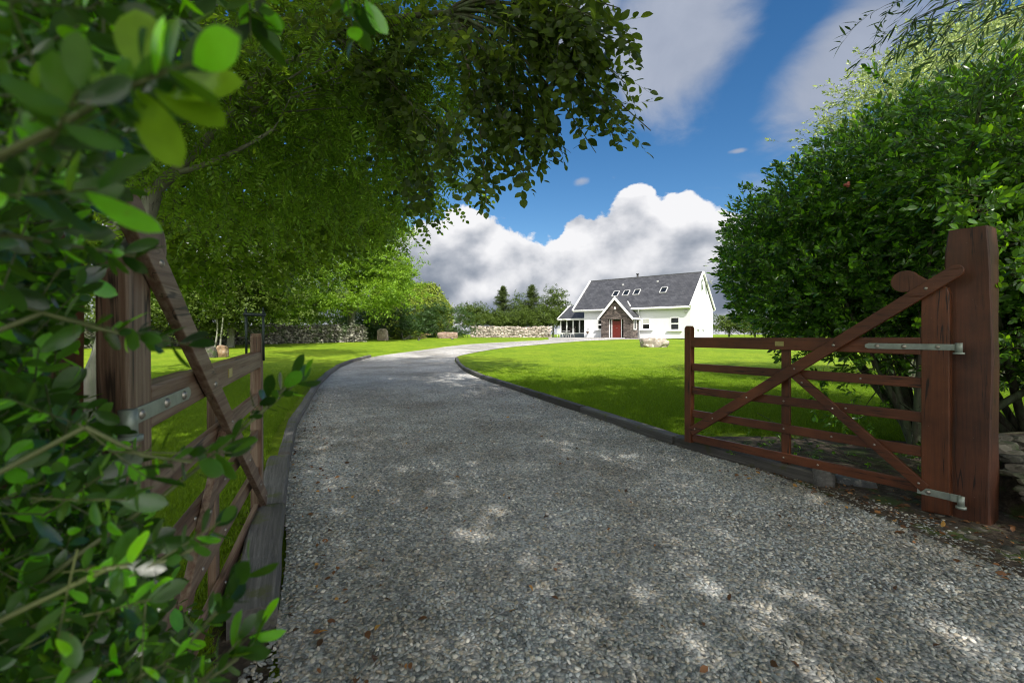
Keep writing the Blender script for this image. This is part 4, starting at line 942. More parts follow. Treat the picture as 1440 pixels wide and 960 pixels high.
# sprays set along a limb that reaches out of the crown
def along(paths, step, r, spread=.75, droop=.25, side=.7):
    P, D, U = [], [], []
    for path in paths:
        pts = [Vector(p) for p in path]; L = [(b-a).length for a, b in zip(pts, pts[1:])]
        for a, b in zip(pts, pts[1:]):
            n = max(1, int((b-a).length/step)); d = (b-a).normalized(); sd = d.cross(Vector((0,0,1))).normalized()
            for i in range(n):
                p = a.lerp(b, (i+r.random())/n); s = 1 if r.random() < .5 else -1
                P.append(p+Vector(r.normal(size=3))*.03); q = d*r.uniform(.3,1)+sd*s*side*r.uniform(.2,1.1)+Vector((0,0,-droop+r.normal()*.25)); D.append(q); U.append(Vector((r.normal()*.4, r.normal()*.4, 1)))
        P.append(pts[-1]); D.append((pts[-1]-pts[-2]).normalized()); U.append(Vector((0,0,1)))
    return np.array(P), np.array(D), np.array(U)

# --- beech whose limbs hang over the drive
hub = Vector((-1.7,4.3,4.1)); hub2 = Vector((-.5,3.5,3.75)); tips = [(915,184,2.9),(893,78,2.75),(880,118,2.8),(872,12,2.6),(742,258,3.1),(770,235,3.2),(684,285,3.2),(660,250,3.4),(838,215,3.0),(856,150,2.9),(830,60,2.9),(800,120,3.1),(720,215,3.3),(760,60,3.1),(630,225,3.6),(600,268,3.9),(585,200,3.9),(700,120,3.5),(640,60,3.6),(560,140,4.1),(790,190,3.3),(845,30,2.6),(735,165,3.4),(690,40,3.4),(570,60,4.0),(855,182,3.3),(700,225,3.7)]
pth = []; twp = []
for k, q in enumerate(tips):
    e = ray(*q); s_ = hub2 if q[0] > 660 else hub; b = bez(s_, e, (r.normal()*.06, r.normal()*.06, .28), 7); pth.append((b, .016, .0025, 5)); twp.append(b[2:])
    for j in range(3):
        a = b[r.integers(3,6)]; dd = (e-s_).normalized()+Vector(r.normal(size=3))*.55; dd.z -= .3; ln = r.uniform(.25,.5); f_ = a+dd.normalized()*ln
        if f_.x/f_.y*F+CX > 905-.0*j: continue
        pth.append((bez(a, f_, (0,0,.04), 4), .005, .0015, 4)); twp.append([a, f_])
bt = Vector((-5.0,5.6,0)); bj = Vector((-4.4,5.2,4.6))
pth += [(bez(bt, bj, (.2,0,0)), .2, .13, 12), (bez(bj, hub, (0,0,.3)), .07, .035, 8), (bez(hub, hub2, (0,0,.08)), .035, .02, 7)]
ex = along(twp, .10, r, droop=.12, side=.55)
def silh(P, D):
    E = P+D/np.linalg.norm(D, axis=1, keepdims=True)*.22; ok = np.ones(len(P), bool)
    for Q in (P, E):
        px = Q[:,0]/Q[:,1]*F+CX; py = YH-(Q[:,2]-CZ)/Q[:,1]*F
        ok &= (py < np.interp(px, [560,600,640,665,690,702,745,780,850,900,925], [345,322,250,285,292,215,262,235,212,195,188])) & (px < np.interp(py, [-40,15,75,120,180,215,260], [865,878,896,892,920,885,770]))
    return ok
k_ = silh(ex[0], ex[1]); ex = tuple(e[k_] for e in ex)
bb = [((-.9,3.9,4.1),(.85,.7,.55)), ((-1.5,4.2,3.7),(.7,.7,.5)), ((-4,5,6.2),(2.4,2.2,1.4)), ((-.8,3.6,5.0),(1.3,1.2,.6))]
def keep_sky(P):    # nothing of the crown reaches into the open sky over the drive
    px = P[:,0]/np.maximum(P[:,1],.3)*F+CX; py = YH-(P[:,2]-CZ)/np.maximum(P[:,1],.3)*F
    lim = np.interp(py, [0,60,120,180,240,290,340], [800,820,800,790,690,640,560]); return ~((px > lim) & (py > -30))
mk_tree('beech_tree', bt[:2], bj, bb, 1150, beech, M['L_beech'], 'dark leaved beech reaching from the left over the drive against the sky', extra=ex, paths=pth, keep=keep_sky, clumps=60, cr=.3)

# --- rowan with feathery leaves, silver limbs
rb = [(tuple(ray(430,110,4.3)),(1.25,.9,1.0)), (tuple(ray(330,215,4.8)),(1.3,1.0,.9)), (tuple(ray(520,200,5.0)),(.8,.9,.9)), (tuple(ray(600,60,4.6)),(.75,.7,.55)), (tuple(ray(240,90,4.2)),(1.2,.9,1.0))]
rt = (-3.9,4.0); rp = [(bez((*rt,-.1), (-3.3,4.2,2.6), (0,0,.2)), .11, .07, 10), (bez((-3.3,4.2,2.6), ray(392,80,4.1), (.0,0,-.1)), .055, .022, 8), (bez((-3.2,4.2,2.75), ray(385,182,4.0), (0,0,-.12)), .03, .012, 7), (bez(ray(385,182,4.0), ray(410,135,4.0), (0,0,0), 3), .008, .004, 5), (bez(ray(385,118,4.0), ray(430,95,4.0), (.0,0,-.05), 5), .010, .004, 5), (bez((-3.1,4.2,3.2), ray(560,40,4.5), (0,0,.3)), .03, .008, 6)]
for c, s in rb:
    for j in range(7): e = Vector(c)+Vector(r.normal(size=3)*np.array(s)*.6); rp.append((bez((-2.6,4.25,3.3), e, (0,0,.1), 5), .012, .002, 4))
mk_tree('rowan_tree', rt, None, rb, 3700, rowan, M['L_rowan'], 'rowan with feathery leaves and pale silver limbs hanging low at upper left', paths=rp, bark='pale_bark', keep=keep_sky, clumps=260, cr=.28, size=(.8,1.35), droop=.35)

# --- maple behind the rowan, in half shade
mb = [(tuple(ray(290,285,8.5)),(2.4,2.0,1.3)), (tuple(ray(420,250,9)),(2.1,2.0,1.4)), (tuple(ray(505,215,9.5)),(1.5,1.6,1.3)), (tuple(ray(300,340,10)),(2.2,1.6,1.0)), (tuple(ray(250,150,9)),(2.2,2,1.8)), (tuple(ray(550,285,10.5)),(.6,.8,.30)), (tuple(ray(450,120,9.5)),(2.2,2,1.8))]
mk_tree('maple_tree', (-8.6,9.2), (-7.6,9.3,3.6), mb, 3900, maple, M['L_mid'], 'spreading maple behind the rowan with half shaded and sunlit leaves', r0=.22, keep=keep_sky, clumps=230, cr=.5)

# --- tall trees whose crowns are above and behind the camera; they shade the gate and the drive
sh = [('ash_tree', (-6.5,1.5), (-4.5,2.5,7), [((-3.2,3.6,11.5),(3.6,3.4,3.0)), ((.6,5.2,13.5),(3.0,2.8,2.3)), ((-1.5,1.0,10.5),(3.0,2.5,2.6)), ((-6.8,7.5,12.5),(2.0,2.2,1.6)), ((-6.5,12.0,13.4),(2.6,2.2,1.7))], 'tall ash rising over the left gate, its crown above the drive'),
      ('oak_tree', (3.5,-7.0), (3,-6.5,6), [((2.5,-4.0,10.5),(4.0,3.0,3.2)), ((5.5,-5,8),(3.2,2.6,2.8)), ((-.5,-5.0,8.0),(3.0,2.6,2.4)), ((2.8,-1.0,12.3),(3.2,2.6,1.9)), ((5.6,.2,11.0),(2.6,2.4,1.7))], 'oak behind the gateway shading the gravel'),
      ('lime_tree', (-5.5,-6.0), (-5,-5.5,6), [((-5.2,-5.2,8.0),(2.4,2.2,2.2)), ((-7.5,-4.5,7.0),(2.0,2.0,1.8))], 'lime tree on the left behind the gateway')]
for nm, b, tp, blb, lab in sh:
    mk_tree(nm, b, tp, blb, 2500 if nm != 'lime_tree' else 900, broad_hi, M['L_mid'], lab, r0=.3, clumps=420, cr=.7, shell=.15, size=(1.0,1.5))

# --- far trees beyond the wall
fb = [(tuple(ray(535,335,38)),(1.9,2.5,2.2)), (tuple(ray(500,345,38)),(3.9,3.2,3.0)), (tuple(ray(445,390,37)),(3.7,2.6,2.2)), (tuple(ray(535,402,36.5)),(2.3,2.2,2.1)), (tuple(ray(470,300,40)),(3.6,3,2.3)), (tuple(ray(400,415,36)),(3.2,2.0,2.0)), (tuple(ray(552,365,38)),(1.4,1.5,2.2)), (tuple(ray(480,425,36)),(2.4,1.4,1.2)), (tuple(ray(415,438,35.5)),(2.6,1.3,1.1)), (tuple(ray(365,425,35)),(2.6,1.6,1.6)), (tuple(ray(560,385,38)),(1.2,1.5,1.8))]
bx, by = (493-CX)/F*39, 39
mk_tree('ash_tree', (bx, by), (bx+.2, by, 4.2), fb, 5000, broad_far, M['L_ash'], 'bright yellow green ash with a pale trunk, beyond the far end of the dark wall', r0=.42, bark='pale_bark', clumps=200, cr=.8, size=(.55,1.0))
fb = [(tuple(ray(330,400,28)),(3.4,2.6,2.2)), (tuple(ray(260,380,26)),(3.4,2.6,2.6)), (tuple(ray(370,340,29)),(3,2.6,2.2)), (tuple(ray(290,435,27)),(3.0,1.6,1.1)), (tuple(ray(220,430,27)),(2.6,1.6,1.2)), (tuple(ray(350,440,28.5)),(2.0,1.3,.8))]
mk_tree('sycamore_tree', ((324-CX)/F*28, 28), ((330-CX)/F*28, 28, 3.5), fb, 2200, broad_far, M['L_far'], 'shaded sycamore over the dark wall, seen above the left gate', r0=.22, bark='pale_bark', clumps=90, cr=.9, size=(.7,1.2))
fb = [((-27,26,5.0),(4.5,3,3.2)), ((-31,24,4.5),(4,3,3))]
mk_tree('sycamore_tree', (-28,26), (-28,26,3), fb, 500, broad_far, M['L_far'], 'sycamore at the far left end of the dark wall', r0=.3, clumps=50, cr=.9)
for q, lab in (((300,1),'thin pale sapling in front of the dark wall, left of the pair'), ((309,2),'thin forked pale sapling in front of the dark wall, right of the pair')):
    x0 = (q[0]-CX)/F*25.5; mk_tree('sapling', (x0,25.5), (x0+.2,25.5,2.2), [((x0+.2,25.5,2.9),(.8,.7,.6))], 40, broad_far, M['L_far'], lab, r0=.06, bark='pale_bark', group='saplings by the dark wall', clumps=12, cr=.5, size=(.5,.8))

def bush(name, blobs, n, temps, leafm, label, stems, cat_='shrub', r0=.05, core=False, group=None, bark='bark', **kw):
    b = Vector(stems[0]); t = empty(name, (b.x, b.y, float(tz(b.y))), 0, label, cat_, group); bpy.context.view_layer.update()
    P = []
    for i, (c, s) in enumerate(blobs):
        for j in range(3):
            st = Vector(stems[(i+j) % len(stems)]); d = Vector(r.normal(size=3)).normalized(); e = Vector(c)+Vector((d.x*s[0],d.y*s[1],abs(d.z)*s[2]))*.7; L = bez(st, e, Vector(r.normal(size=3))*.12); P.append((L, r0, r0*.2, 7))
            for k in range(3): f_ = L[r.integers(2,6)]+Vector(r.normal(size=3))*.35*s[0]; P.append((bez(L[r.integers(2,5)], f_, (0,0,.05), 4), r0*.3, .003, 4))
    limbs('stems', t, P, M[bark]); crown('foliage', t, blobs, n, temps, [leafm, M['twig']], r, **kw); return t
# dark undergrowth, ivy and round shrub by the cottage ruin
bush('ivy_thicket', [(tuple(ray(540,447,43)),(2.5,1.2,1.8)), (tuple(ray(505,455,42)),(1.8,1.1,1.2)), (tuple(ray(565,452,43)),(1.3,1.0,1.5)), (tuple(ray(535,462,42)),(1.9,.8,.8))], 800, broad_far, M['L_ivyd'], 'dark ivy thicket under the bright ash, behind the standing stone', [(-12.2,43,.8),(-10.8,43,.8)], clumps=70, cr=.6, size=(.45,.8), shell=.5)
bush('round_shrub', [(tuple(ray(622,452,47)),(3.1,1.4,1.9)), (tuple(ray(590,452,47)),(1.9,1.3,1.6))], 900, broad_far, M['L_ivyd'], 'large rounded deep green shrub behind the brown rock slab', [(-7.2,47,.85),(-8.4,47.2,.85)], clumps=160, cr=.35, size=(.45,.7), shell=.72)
bush('low_shrub', [(tuple(ray(568,471,42.5)),(.9,.6,.45)), (tuple(ray(583,472,43)),(.6,.5,.35))], 60, broad_far, M['L_ivy'], 'low straggly green plant between the standing stone and the slab', [(-9.8,41,.8)], clumps=20, cr=.4, size=(.35,.6))
M['dry'] = foliage('dry_grass', (.26,.19,.09), (.3,.22,.1), .7, .3, .3)
bush('dry_grass_clump', [(tuple(ray(592,473,44)),(1.0,.5,.3))], 50, broad_far, M['dry'], 'patch of dry brown growth at the foot of the round shrub', [(-8.6,42,.8)], 'plant', clumps=14, cr=.4, size=(.3,.5))
# ivy-covered ruin: gabled walls wrapped in leaves
ix, iy = (578-CX)/F*50.5, 50.5
iv = empty('ivy_covered_cottage', (ix, iy, .9), R(-12), 'gabled old cottage wholly covered in yellow green ivy left of the conifers', 'cottage'); bpy.context.view_layer.update()
bm = bmesh.new(); W2, D2, E2, R2 = 3.1, 2.1, 3.1, 5.9
pts = [(-D2,0),(-D2,E2),(0,R2),(D2,E2),(D2,0)]
a = [bm.verts.new((-W2-1.2, p, z)) for p, z in pts]; b = [bm.verts.new((W2-.2+(1.15 if z < E2+.1 else 0), p, z)) for p, z in pts]
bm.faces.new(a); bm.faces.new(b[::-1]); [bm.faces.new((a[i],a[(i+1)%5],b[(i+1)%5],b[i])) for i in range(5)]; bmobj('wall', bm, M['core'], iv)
P = []; D = []; n = 5200
for i in range(n):
    f_ = r.random()
    if f_ < .5: t = r.random(); xx_ = r.uniform(-W2-1.2, W2-.2+1.15*(1-t)); p = (xx_, -D2+D2*t, E2+(R2-E2)*t); nn = (0,-.75,.65)
    elif f_ < .82: p = (r.uniform(-W2-1.2, W2+.95), -D2, r.uniform(0,E2)); nn = (0,-1,.1)
    else:
        yy_ = r.uniform(-D2,D2); zt = E2+(R2-E2)*(1-abs(yy_)/D2); zq = r.uniform(0,zt); xx_ = W2-.2+1.15*min(1,(R2-zq)/(R2-E2)); p = (xx_, yy_, zq); nn = (1,-.2,.3)
    P.append(np.array(p)+np.array(nn)*r.uniform(-.02,.16)); D.append(np.array(nn)*.3+r.normal(size=3)*.6+np.array((0,0,-.35)))
P = np.array(P); D = np.array(D); one = (lambda L: (L[0], L[1], np.zeros(len(L[1]), int)))(leafT(.20,.17,2,.2,.2,.4))
mult = 3; P = np.repeat(P, mult, 0)+r.normal(size=(n*mult,3))*.12; D = np.repeat(D, mult, 0)+r.normal(size=(n*mult,3))*.3
V, T, mi = inst(one, P, frames(D, np.tile([0,-.8,.6], (len(P),1))+r.normal(size=P.shape)*.5), r.uniform(.6,1.1,len(P))); npmesh('ivy', V, T, M['L_ivy'], iv, mi)

for k, (x_, y_, w_, h_) in enumerate(((-52,44,6,5.5),(-43,47,6,6),(-34,48,5.5,5),(-26,50,5,5.5),(-19,52,4.5,5))):
    z_ = .9+h_*.5; mk_tree('field_tree', (x_,y_), (x_,y_,z_), [((x_,y_,z_),(w_,3,h_*.5)), ((x_+w_*.4,y_,z_*.7),(w_*.7,3,h_*.35))], 330, broad_far, M['L_far'], ['field tree glimpsed beyond the dark wall, farthest left','second field tree from the left beyond the dark wall','third field tree from the left beyond the dark wall','fourth field tree from the left beyond the dark wall','field tree beyond the wall, just left of the bright ash trunk'][k], group='field trees far beyond the dark wall', clumps=60, cr=.6, size=(.8,1.3))
# conifers and small trees behind the pale wall
def spruce(px, topy, d, wpx, label, n=1100):
    x = (px-CX)/F*d; h = CZ+(YH-topy)*d/F-.9; t = empty('spruce_tree', (x, d, .9), 0, label, 'conifer', 'conifers behind the pale stone wall'); bpy.context.view_layer.update()
    P = [((bez((x,d,.8),(x,d,.9+h),(0,0,0))), .14, .015, 7)]; pts = []; ds = []; w = wpx/2*d/F*1.25
    for i in range(int(n/9)):
        z = (i+.5)/(n/9); a = r.uniform(0,6.28); L = w*(1-z)**.8*r.uniform(.65,1.15)+.1; e = Vector((x+math.cos(a)*L, d+math.sin(a)*L, .9+h*(.10+.88*z)-L*.12+ .2*L)); s0 = Vector((x,d,.9+h*(.10+.86*z)))
        P.append((bez(s0, e, (0,0,-.1*L), 4), .03, .006, 4))
        for k in range(9): q = s0.lerp(e, (k+1)/9); pts.append(q+Vector(r.normal(size=3))*.06); ds.append(Vector((math.cos(a),math.sin(a),.15))+Vector(r.normal(size=3))*.45)
    limbs('trunk', t, P, M['bark']); one_ = [clump(leafT(.20,.035,1 if False else 2,.2,.1), 22, .24, r, .5) for k in range(3)]
    crown('crown', t, [((x,d,.9+h*.3),(.1,.1,.1))], 4, one_, [M['L_con'], M['twig']], r, extra=(np.array(pts), np.array(ds), np.tile([0,0,1.],(len(pts),1))), size=(.8,1.3))
spruce(706.5, 401.5, 60, 42, 'spiky spruce with a bare leading shoot, nearer the round shrub')
spruce(748, 399.5, 62, 50, 'tallest spiky spruce behind the pale stone wall, with a pointed top')
def ftree(nm, px, topy, d, wpx, label, m='L_far', n=170, boty=462, group='small trees behind the pale stone wall'):
    x = (px-CX)/F*d; zt = CZ+(YH-topy)*d/F; zb_ = CZ+(YH-boty)*d/F; w = wpx/2*d/F; c = (zt+zb_)/2; hh = (zt-zb_)/2
    bl_ = [((x,d,c),(w*.85,w*.8,hh*.9)), ((x-w*.4,d-.3,c-hh*.3),(w*.6,w*.6,hh*.6)), ((x+w*.35,d,c-hh*.1),(w*.6,w*.6,hh*.75))]
    mk_tree(nm, (x,d), (x,d,c-hh*.3), bl_, n*2, broad_far, M[m], label, r0=.12, group=group, clumps=40, cr=.6, size=(.5,1.0), shell=.4)
ftree('hawthorn_tree', 664, 424, 56, 46, 'low rounded dark tree between the round shrub and the first spruce')
ftree('alder_tree', 733, 411, 61, 30, 'narrow bushy tree between the two spiky spruces')
ftree('alder_tree', 778, 403, 59, 40, 'broad loose tree at the right end of the pale wall beside the conservatory', n=260)
ftree('hawthorn_tree', 690, 438, 54, 60, 'low brownish bush in front of the first spruce', n=150)
ftree('alder_tree', 728, 435, 54, 55, 'wide low bush above the middle of the pale wall', n=170)
ftree('alder_tree', 765, 432, 55, 50, 'wide low bush above the right part of the pale wall', n=170)
# hedge line right of the house
for k, (px, ty, d, w, lab) in enumerate(((1025,441,62,50,'rounded hedgerow tree just right of the white gable'), (1062,445,60,50,'second hedgerow tree to the right of the white gable'), (1105,440,58,60,'third hedgerow tree behind the open right gate'), (1180,438,58,80,'hedgerow tree seen through the gaps of the big shrub'), (1290,440,56,110,'wide hedgerow tree behind the gate post'), (1420,440,54,110,'hedgerow tree at the far right of the lawn'))):
    ftree('hedgerow_tree', px, ty, d, w, lab, 'L_far', 190, 468, 'hedgerow trees along the field right of the house')

# --- big glossy shrub over the right gate
gb = [((3.95,6.7,2.3),(.9,.9,.75)), ((4.5,6.4,2.85),(.95,.9,.65)), ((4.2,6.2,1.75),(.8,.8,.55)), ((4.35,6.6,2.15),(1.25,1.3,1.0)), ((5.0,5.9,2.75),(1.45,1.5,1.25)), ((6.3,5.6,3.2),(1.7,1.6,1.5)), ((4.75,5.3,1.55),(1.25,1.0,.85)), ((5.6,4.7,2.3),(1.2,1.1,1.6)), ((7.2,4.6,2.6),(1.8,1.5,2.2)), ((4.6,4.4,2.5),(.55,.55,.75)), ((5.3,4.0,3.0),(.8,.7,1.1)), ((4.3,4.1,3.0),(.6,.6,.6)), ((6.0,3.6,2.2),(1.2,.8,1.9))]
def keep_shrub(P):
    px = P[:,0]/P[:,1]*F+CX; py = YH-(P[:,2]-CZ)/P[:,1]*F
    lim = np.interp(px, [990,1026,1076,1101,1144,1171,1200,1260,1320,1440], [330,290,255,243,220,200,185,150,125,95])
    low = np.interp(px, [1000,1040,1090,1150,1230,1300,1340,1341,1440], [400,455,480,545,575,590,590,640,700]); left = np.interp(py, [150,180,230,262,300,330,380,410,440,480,560,620], [1235,1185,1108,1046,1036,1024,1022,1030,1046,1095,1150,1190]); return (px > left) & (py > lim) & (py < low) & ~((px > 1335) & (px < 1408) & (P[:,1] < 3.4) & (P[:,2] < 2.0)) & (P[:,1] > 3.2+.0*px)
tw = []
for a, b in (((1060,340,6.4),(1010,320,6.4)), ((1070,300,6.3),(1028,272,6.3)), ((1110,270,6.2),(1078,240,6.2)), ((1150,240,6),(1103,228,6)), ((1190,220,5.8),(1146,206,5.8)), ((1230,210,5.5),(1173,186,5.5)), ((1060,380,6.3),(1008,383,6.3)), ((1080,430,6.2),(1030,440,6.2)), ((1120,470,5.6),(1090,500,5.6)), ((1160,520,5.3),(1140,560,5.3)), ((1060,405,6.2),(1015,410,6.2)), ((1200,560,5),(1180,595,5)), ((1250,560,4.9),(1215,600,4.9)),
    ((1400,300,3.6),(1365,300,3.2)), ((1440,210,3.8),(1400,190,3.5)), ((1300,180,4.6),(1250,120,4.6)), ((1400,170,4.2),(1385,95,4.2)), ((1440,340,3.6),(1405,330,3.3)), ((1450,385,3.5),(1412,395,3.2)), ((1450,500,3.6),(1420,480,3.3)), ((1400,270,3.5),(1350,280,3.25)), ((1250,250,5),(1200,210,5)), ((1330,230,4.4),(1290,170,4.4))):
    A_, B_ = ray(*a), ray(*b); tw.append([A_, A_.lerp(B_,.5)+Vector((0,0,.03)), B_])
ex = along(tw, .05, r, droop=-.1, side=.8)
E_ = ex[0]+ex[1]/np.linalg.norm(ex[1], axis=1, keepdims=True)*.21; px_ = E_[:,0]/E_[:,1]*F+CX; py_ = YH-(E_[:,2]-CZ)/E_[:,1]*F
k_ = px_ > np.interp(py_, [150,180,230,262,300,330,380,410,440,480,560,620], [1215,1165,1090,1024,1014,1000,1000,1010,1026,1075,1130,1170]); ex = tuple(e[k_] for e in ex)
sgb = bush('glossy_shrub', gb, 24000, shrub, M['L_laurel'], 'tall dark glossy leaved shrub behind and over the right gate', [(4.35,4.9,0),(4.6,5.1,0),(5.6,4.9,0),(5.0,5.6,0),(7,4.6,0)], r0=.045, clumps=2400, cr=.28, size=(.9,1.4), shell=.3, keep=keep_shrub, extra=ex, droop=-.15, wild=.45)
bm = bmesh.new()
for k in range(14): q = r.normal(size=3)*.018; bmesh.ops.create_icosphere(bm, subdivisions=1, radius=.016, matrix=Matrix.Translation(ray(1191,260,4.6)+Vector(q)*.5))
M['pink'] = simple('faded_pink_flower', (.45,.12,.09), .7)
bmobj('flower_head', bm, M['pink']).parent = sgb; bpy.data.objects['flower_head'].matrix_parent_inverse = sgb.matrix_basis.inverted()
# pale sunlit shrub behind it, taller
pb = [((7.9,9.6,5.2),(1.3,1.3,1.3)), ((9.2,9.6,6.2),(1.6,1.5,1.55)), ((10.8,9.6,6.9),(1.9,1.5,1.7)), ((9.3,9.6,4.2),(2.5,1.4,1.7)), ((12.6,9,5.5),(2.2,1.5,2.4))]
bush('pale_shrub', pb, 11000, [whorl_spray(leafT(.085,.042,2,.25,.12,.6), .22, 10, r, .002) for k in range(4)], M['L_pale'], 'pale variegated sunlit shrub rising behind the dark glossy one', [(8.5,9.8,.04),(10,9.6,.04)], r0=.06, clumps=600, cr=.3, shell=.5)
# willow whose tips hang into the top right corner
wl = [alt_spray(leafT(.095,.012,3,.15,.15,.4), .34, 16, r, .45, .35, rnd=.35) for k in range(4)]
tw = []
for a, b in (((1500,-60,3.1),(1245,8,3.1)), ((1480,-30,3.2),(1262,38,3.2)), ((1500,-40,3.0),(1330,40,3.0)), ((1520,-10,3.1),(1340,60,3.2)), ((1560,20,3.2),(1400,95,3.3)), ((1420,-80,3.0),(1290,22,3.1)), ((1500,-60,3.3),(1360,12,3.3)), ((1560,-20,2.9),(1420,40,2.9))): A_, B_ = ray(*a), ray(*b); tw.append(bez(A_, B_, (0,0,.12), 5))
ex = along(tw, .10, r, droop=.15, side=.55)
wb = [((5.6,2.2,5.6),(1.8,1.6,1.5)), ((4.6,1.0,6.8),(1.8,1.6,1.4)), ((7.2,2.4,6.0),(1.6,1.6,1.6)), ((4.2,3.0,4.6),(.5,.4,.35))]
wp = [(bez((6.6,1.8,-.1),(6.2,1.9,3.6),(.2,0,0)), .16, .10, 10)]
for c, s in wb:
    L = bez((6.2,1.9,3.5), c, (0,0,.5)); wp.append((L, .07, .02, 7))
for t_ in tw: wp.append((bez((6.2,1.9,3.6), t_[0], (0,0,.5)), .03, .01, 5)); wp.append((t_, .010, .002, 4))
mk_tree('willow_tree', (6.6,1.8), None, wb, 900, wl, M['L_willow'], 'willow with narrow leaves hanging into the top right corner of the view', paths=wp, extra=ex, clumps=120, cr=.35, keep=lambda P: (P[:,2] > CZ+P[:,1]*.76) | (P[:,0]/np.maximum(P[:,1],.2) > 1.2))
# ground plants under the gate
bush('ground_ivy', [((3.0,4.5,.05),(.5,.4,.08)), ((3.7,4.3,.05),(.5,.5,.10)), ((4.6,4.0,.08),(.7,.5,.12)), ((2.6,5.0,.05),(.4,.3,.06))], 130, shrub, M['L_laurel'], 'sparse low green weeds on the soil behind the right gate', [(3.4,4.4,0)], 'weeds', r0=.004, clumps=30, cr=.5, size=(.4,.7))

# --- near shrub at the left edge, partly out of focus
near = leafT(.040,.019,8,.18,.16,.62,1.0)
near_b = leafT(.044,.021,8,.10,.05,.60,1.0); big_leaf = leafT(.058,.031,8,.10,.05,.60,1.0)
nsp = [whorl_spray(near if k % 2 else near_b, .10, 9, r, .0014, .75) for k in range(7)]
def edge(py): return np.interp(py, [-50,0,40,80,130,200,260,320,380,440,500,560,620,680,760,820,880,960,1010], [330,300,300,280,250,215,190,165,140,125,105,120,195,210,235,250,290,300,300])
P = []; D = []
def try_add(p):
    px = p[0]/p[1]*F+CX; py = YH-(p[2]-CZ)/p[1]*F
    if px > edge(py)-44/max(.3,p[1])*.6: return False
    return True
cnt = 0
while cnt < 3000:
    yv = r.uniform(.50,1.25) if r.random() < .90 else r.uniform(.30,.50); px = r.uniform(-260, 300); py = r.uniform(-140, 1040); p = ray(px, py, yv)
    if p.z < .06 or p.z > 2.5 or not try_add(p): continue
    if yv > .85 and px > 70 and 200 < py < 620: continue       # leave the gate post and hinge in view between the leaves
    if px > 95 and 290 < py < 620 and r.random() < .72: continue
    if yv < .50 and py > 300: continue
    dv = (Vector((.75,.25,.25))+Vector(r.normal(size=3))*.55).normalized(); q = p+dv*.125
    if q.y < .15 or q.x/q.y*F+CX > edge(YH-(q.z-CZ)/q.y*F)+12: continue
    P.append(p); D.append(dv); cnt += 1
tw = [[ray(225,700,.62), ray(300,640,.66), ray(372,575,.70), ray(402,545,.72)], [ray(180,960,.5), ray(250,920,.52), ray(315,850,.55)], [ray(60,440,.5), ray(140,462,.52), ray(215,480,.55)], [ray(10,330,.42), ray(100,345,.45), ray(190,360,.5)], [ray(120,600,.5), ray(200,640,.52), ray(270,650,.55)],
      [ray(80,180,.30), ray(160,130,.30), ray(205,115,.30)], [ray(330,-60,.55), ray(350,-10,.55), ray(352,20,.55)], [ray(460,-50,.6), ray(485,-25,.6), ray(490,-5,.6)], [ray(150,800,.5), ray(230,790,.52), ray(300,760,.55)], [ray(260,990,.5), ray(300,950,.52), ray(335,925,.54)]]
tp = []
for t_ in tw:
    for k, p in enumerate(t_[1:]):
        d = (Vector(t_[k+1])-Vector(t_[k])).normalized(); P.append(p-d*.07); D.append(d+Vector(r.normal(size=3))*.12)
    P.append(t_[-1]-(t_[-1]-t_[-2]).normalized()*.08); D.append((t_[-1]-t_[-2]).normalized())
U = np.tile([0,0,1.], (len(P),1))+r.normal(size=(len(P),3))*.5
sx, sy = -.95, .35
hs = empty('evergreen_shrub', (sx, sy, 0), 0, 'glossy leaved evergreen shrub close at the left edge, partly blurred', 'shrub'); bpy.context.view_layer.update()
st = []
for t_ in tw: st.append((t_, .0028, .0016, 6)); st.append((bez((sx+r.normal()*.1, sy+r.normal()*.08, max(.3, t_[0].z-.4)), t_[0], (0,0,.05)), .006, .0028, 6))
for k in range(46):
    q = P[r.integers(0, 2900)]; st.append((bez((sx+r.normal()*.12, sy+r.normal()*.08, r.uniform(.1,1.6)), q, (0,0,.12), 6), .006, .002, 5))
for k in range(6): st.append((bez((sx+r.normal()*.1, sy+r.normal()*.08, -.05), (sx+r.normal()*.18, sy+r.normal()*.12, r.uniform(1.4,2.4)), (.05,.03,0)), .018, .007, 7))
limbs('stems', hs, st, M['green_stem'])
P = np.array(P); D = np.array(D); Rm = frames(D, U); S = r.uniform(.65,1.15,len(P)); ixx = r.integers(0, len(nsp), len(P)); parts = []
for j, t in enumerate(nsp): s = ixx == j; parts.append(inst(t, P[s], Rm[s], S[s]))
# the large young leaves at the top, direct sun put into their colour
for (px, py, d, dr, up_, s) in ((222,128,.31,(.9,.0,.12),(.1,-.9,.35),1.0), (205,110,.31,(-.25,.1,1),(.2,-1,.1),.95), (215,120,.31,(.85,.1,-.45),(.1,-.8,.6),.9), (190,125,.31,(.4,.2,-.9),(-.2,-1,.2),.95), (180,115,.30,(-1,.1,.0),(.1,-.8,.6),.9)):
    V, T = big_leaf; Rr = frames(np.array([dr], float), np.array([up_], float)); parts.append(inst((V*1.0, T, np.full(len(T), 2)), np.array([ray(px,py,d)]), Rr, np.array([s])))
V, T, mi = cat(parts)
o = npmesh('foliage', V, T, [M['L_near'], M['green_stem'], M['L_young']], None, mi, True); o.parent = hs; o.matrix_parent_inverse = hs.matrix_basis.inverted()

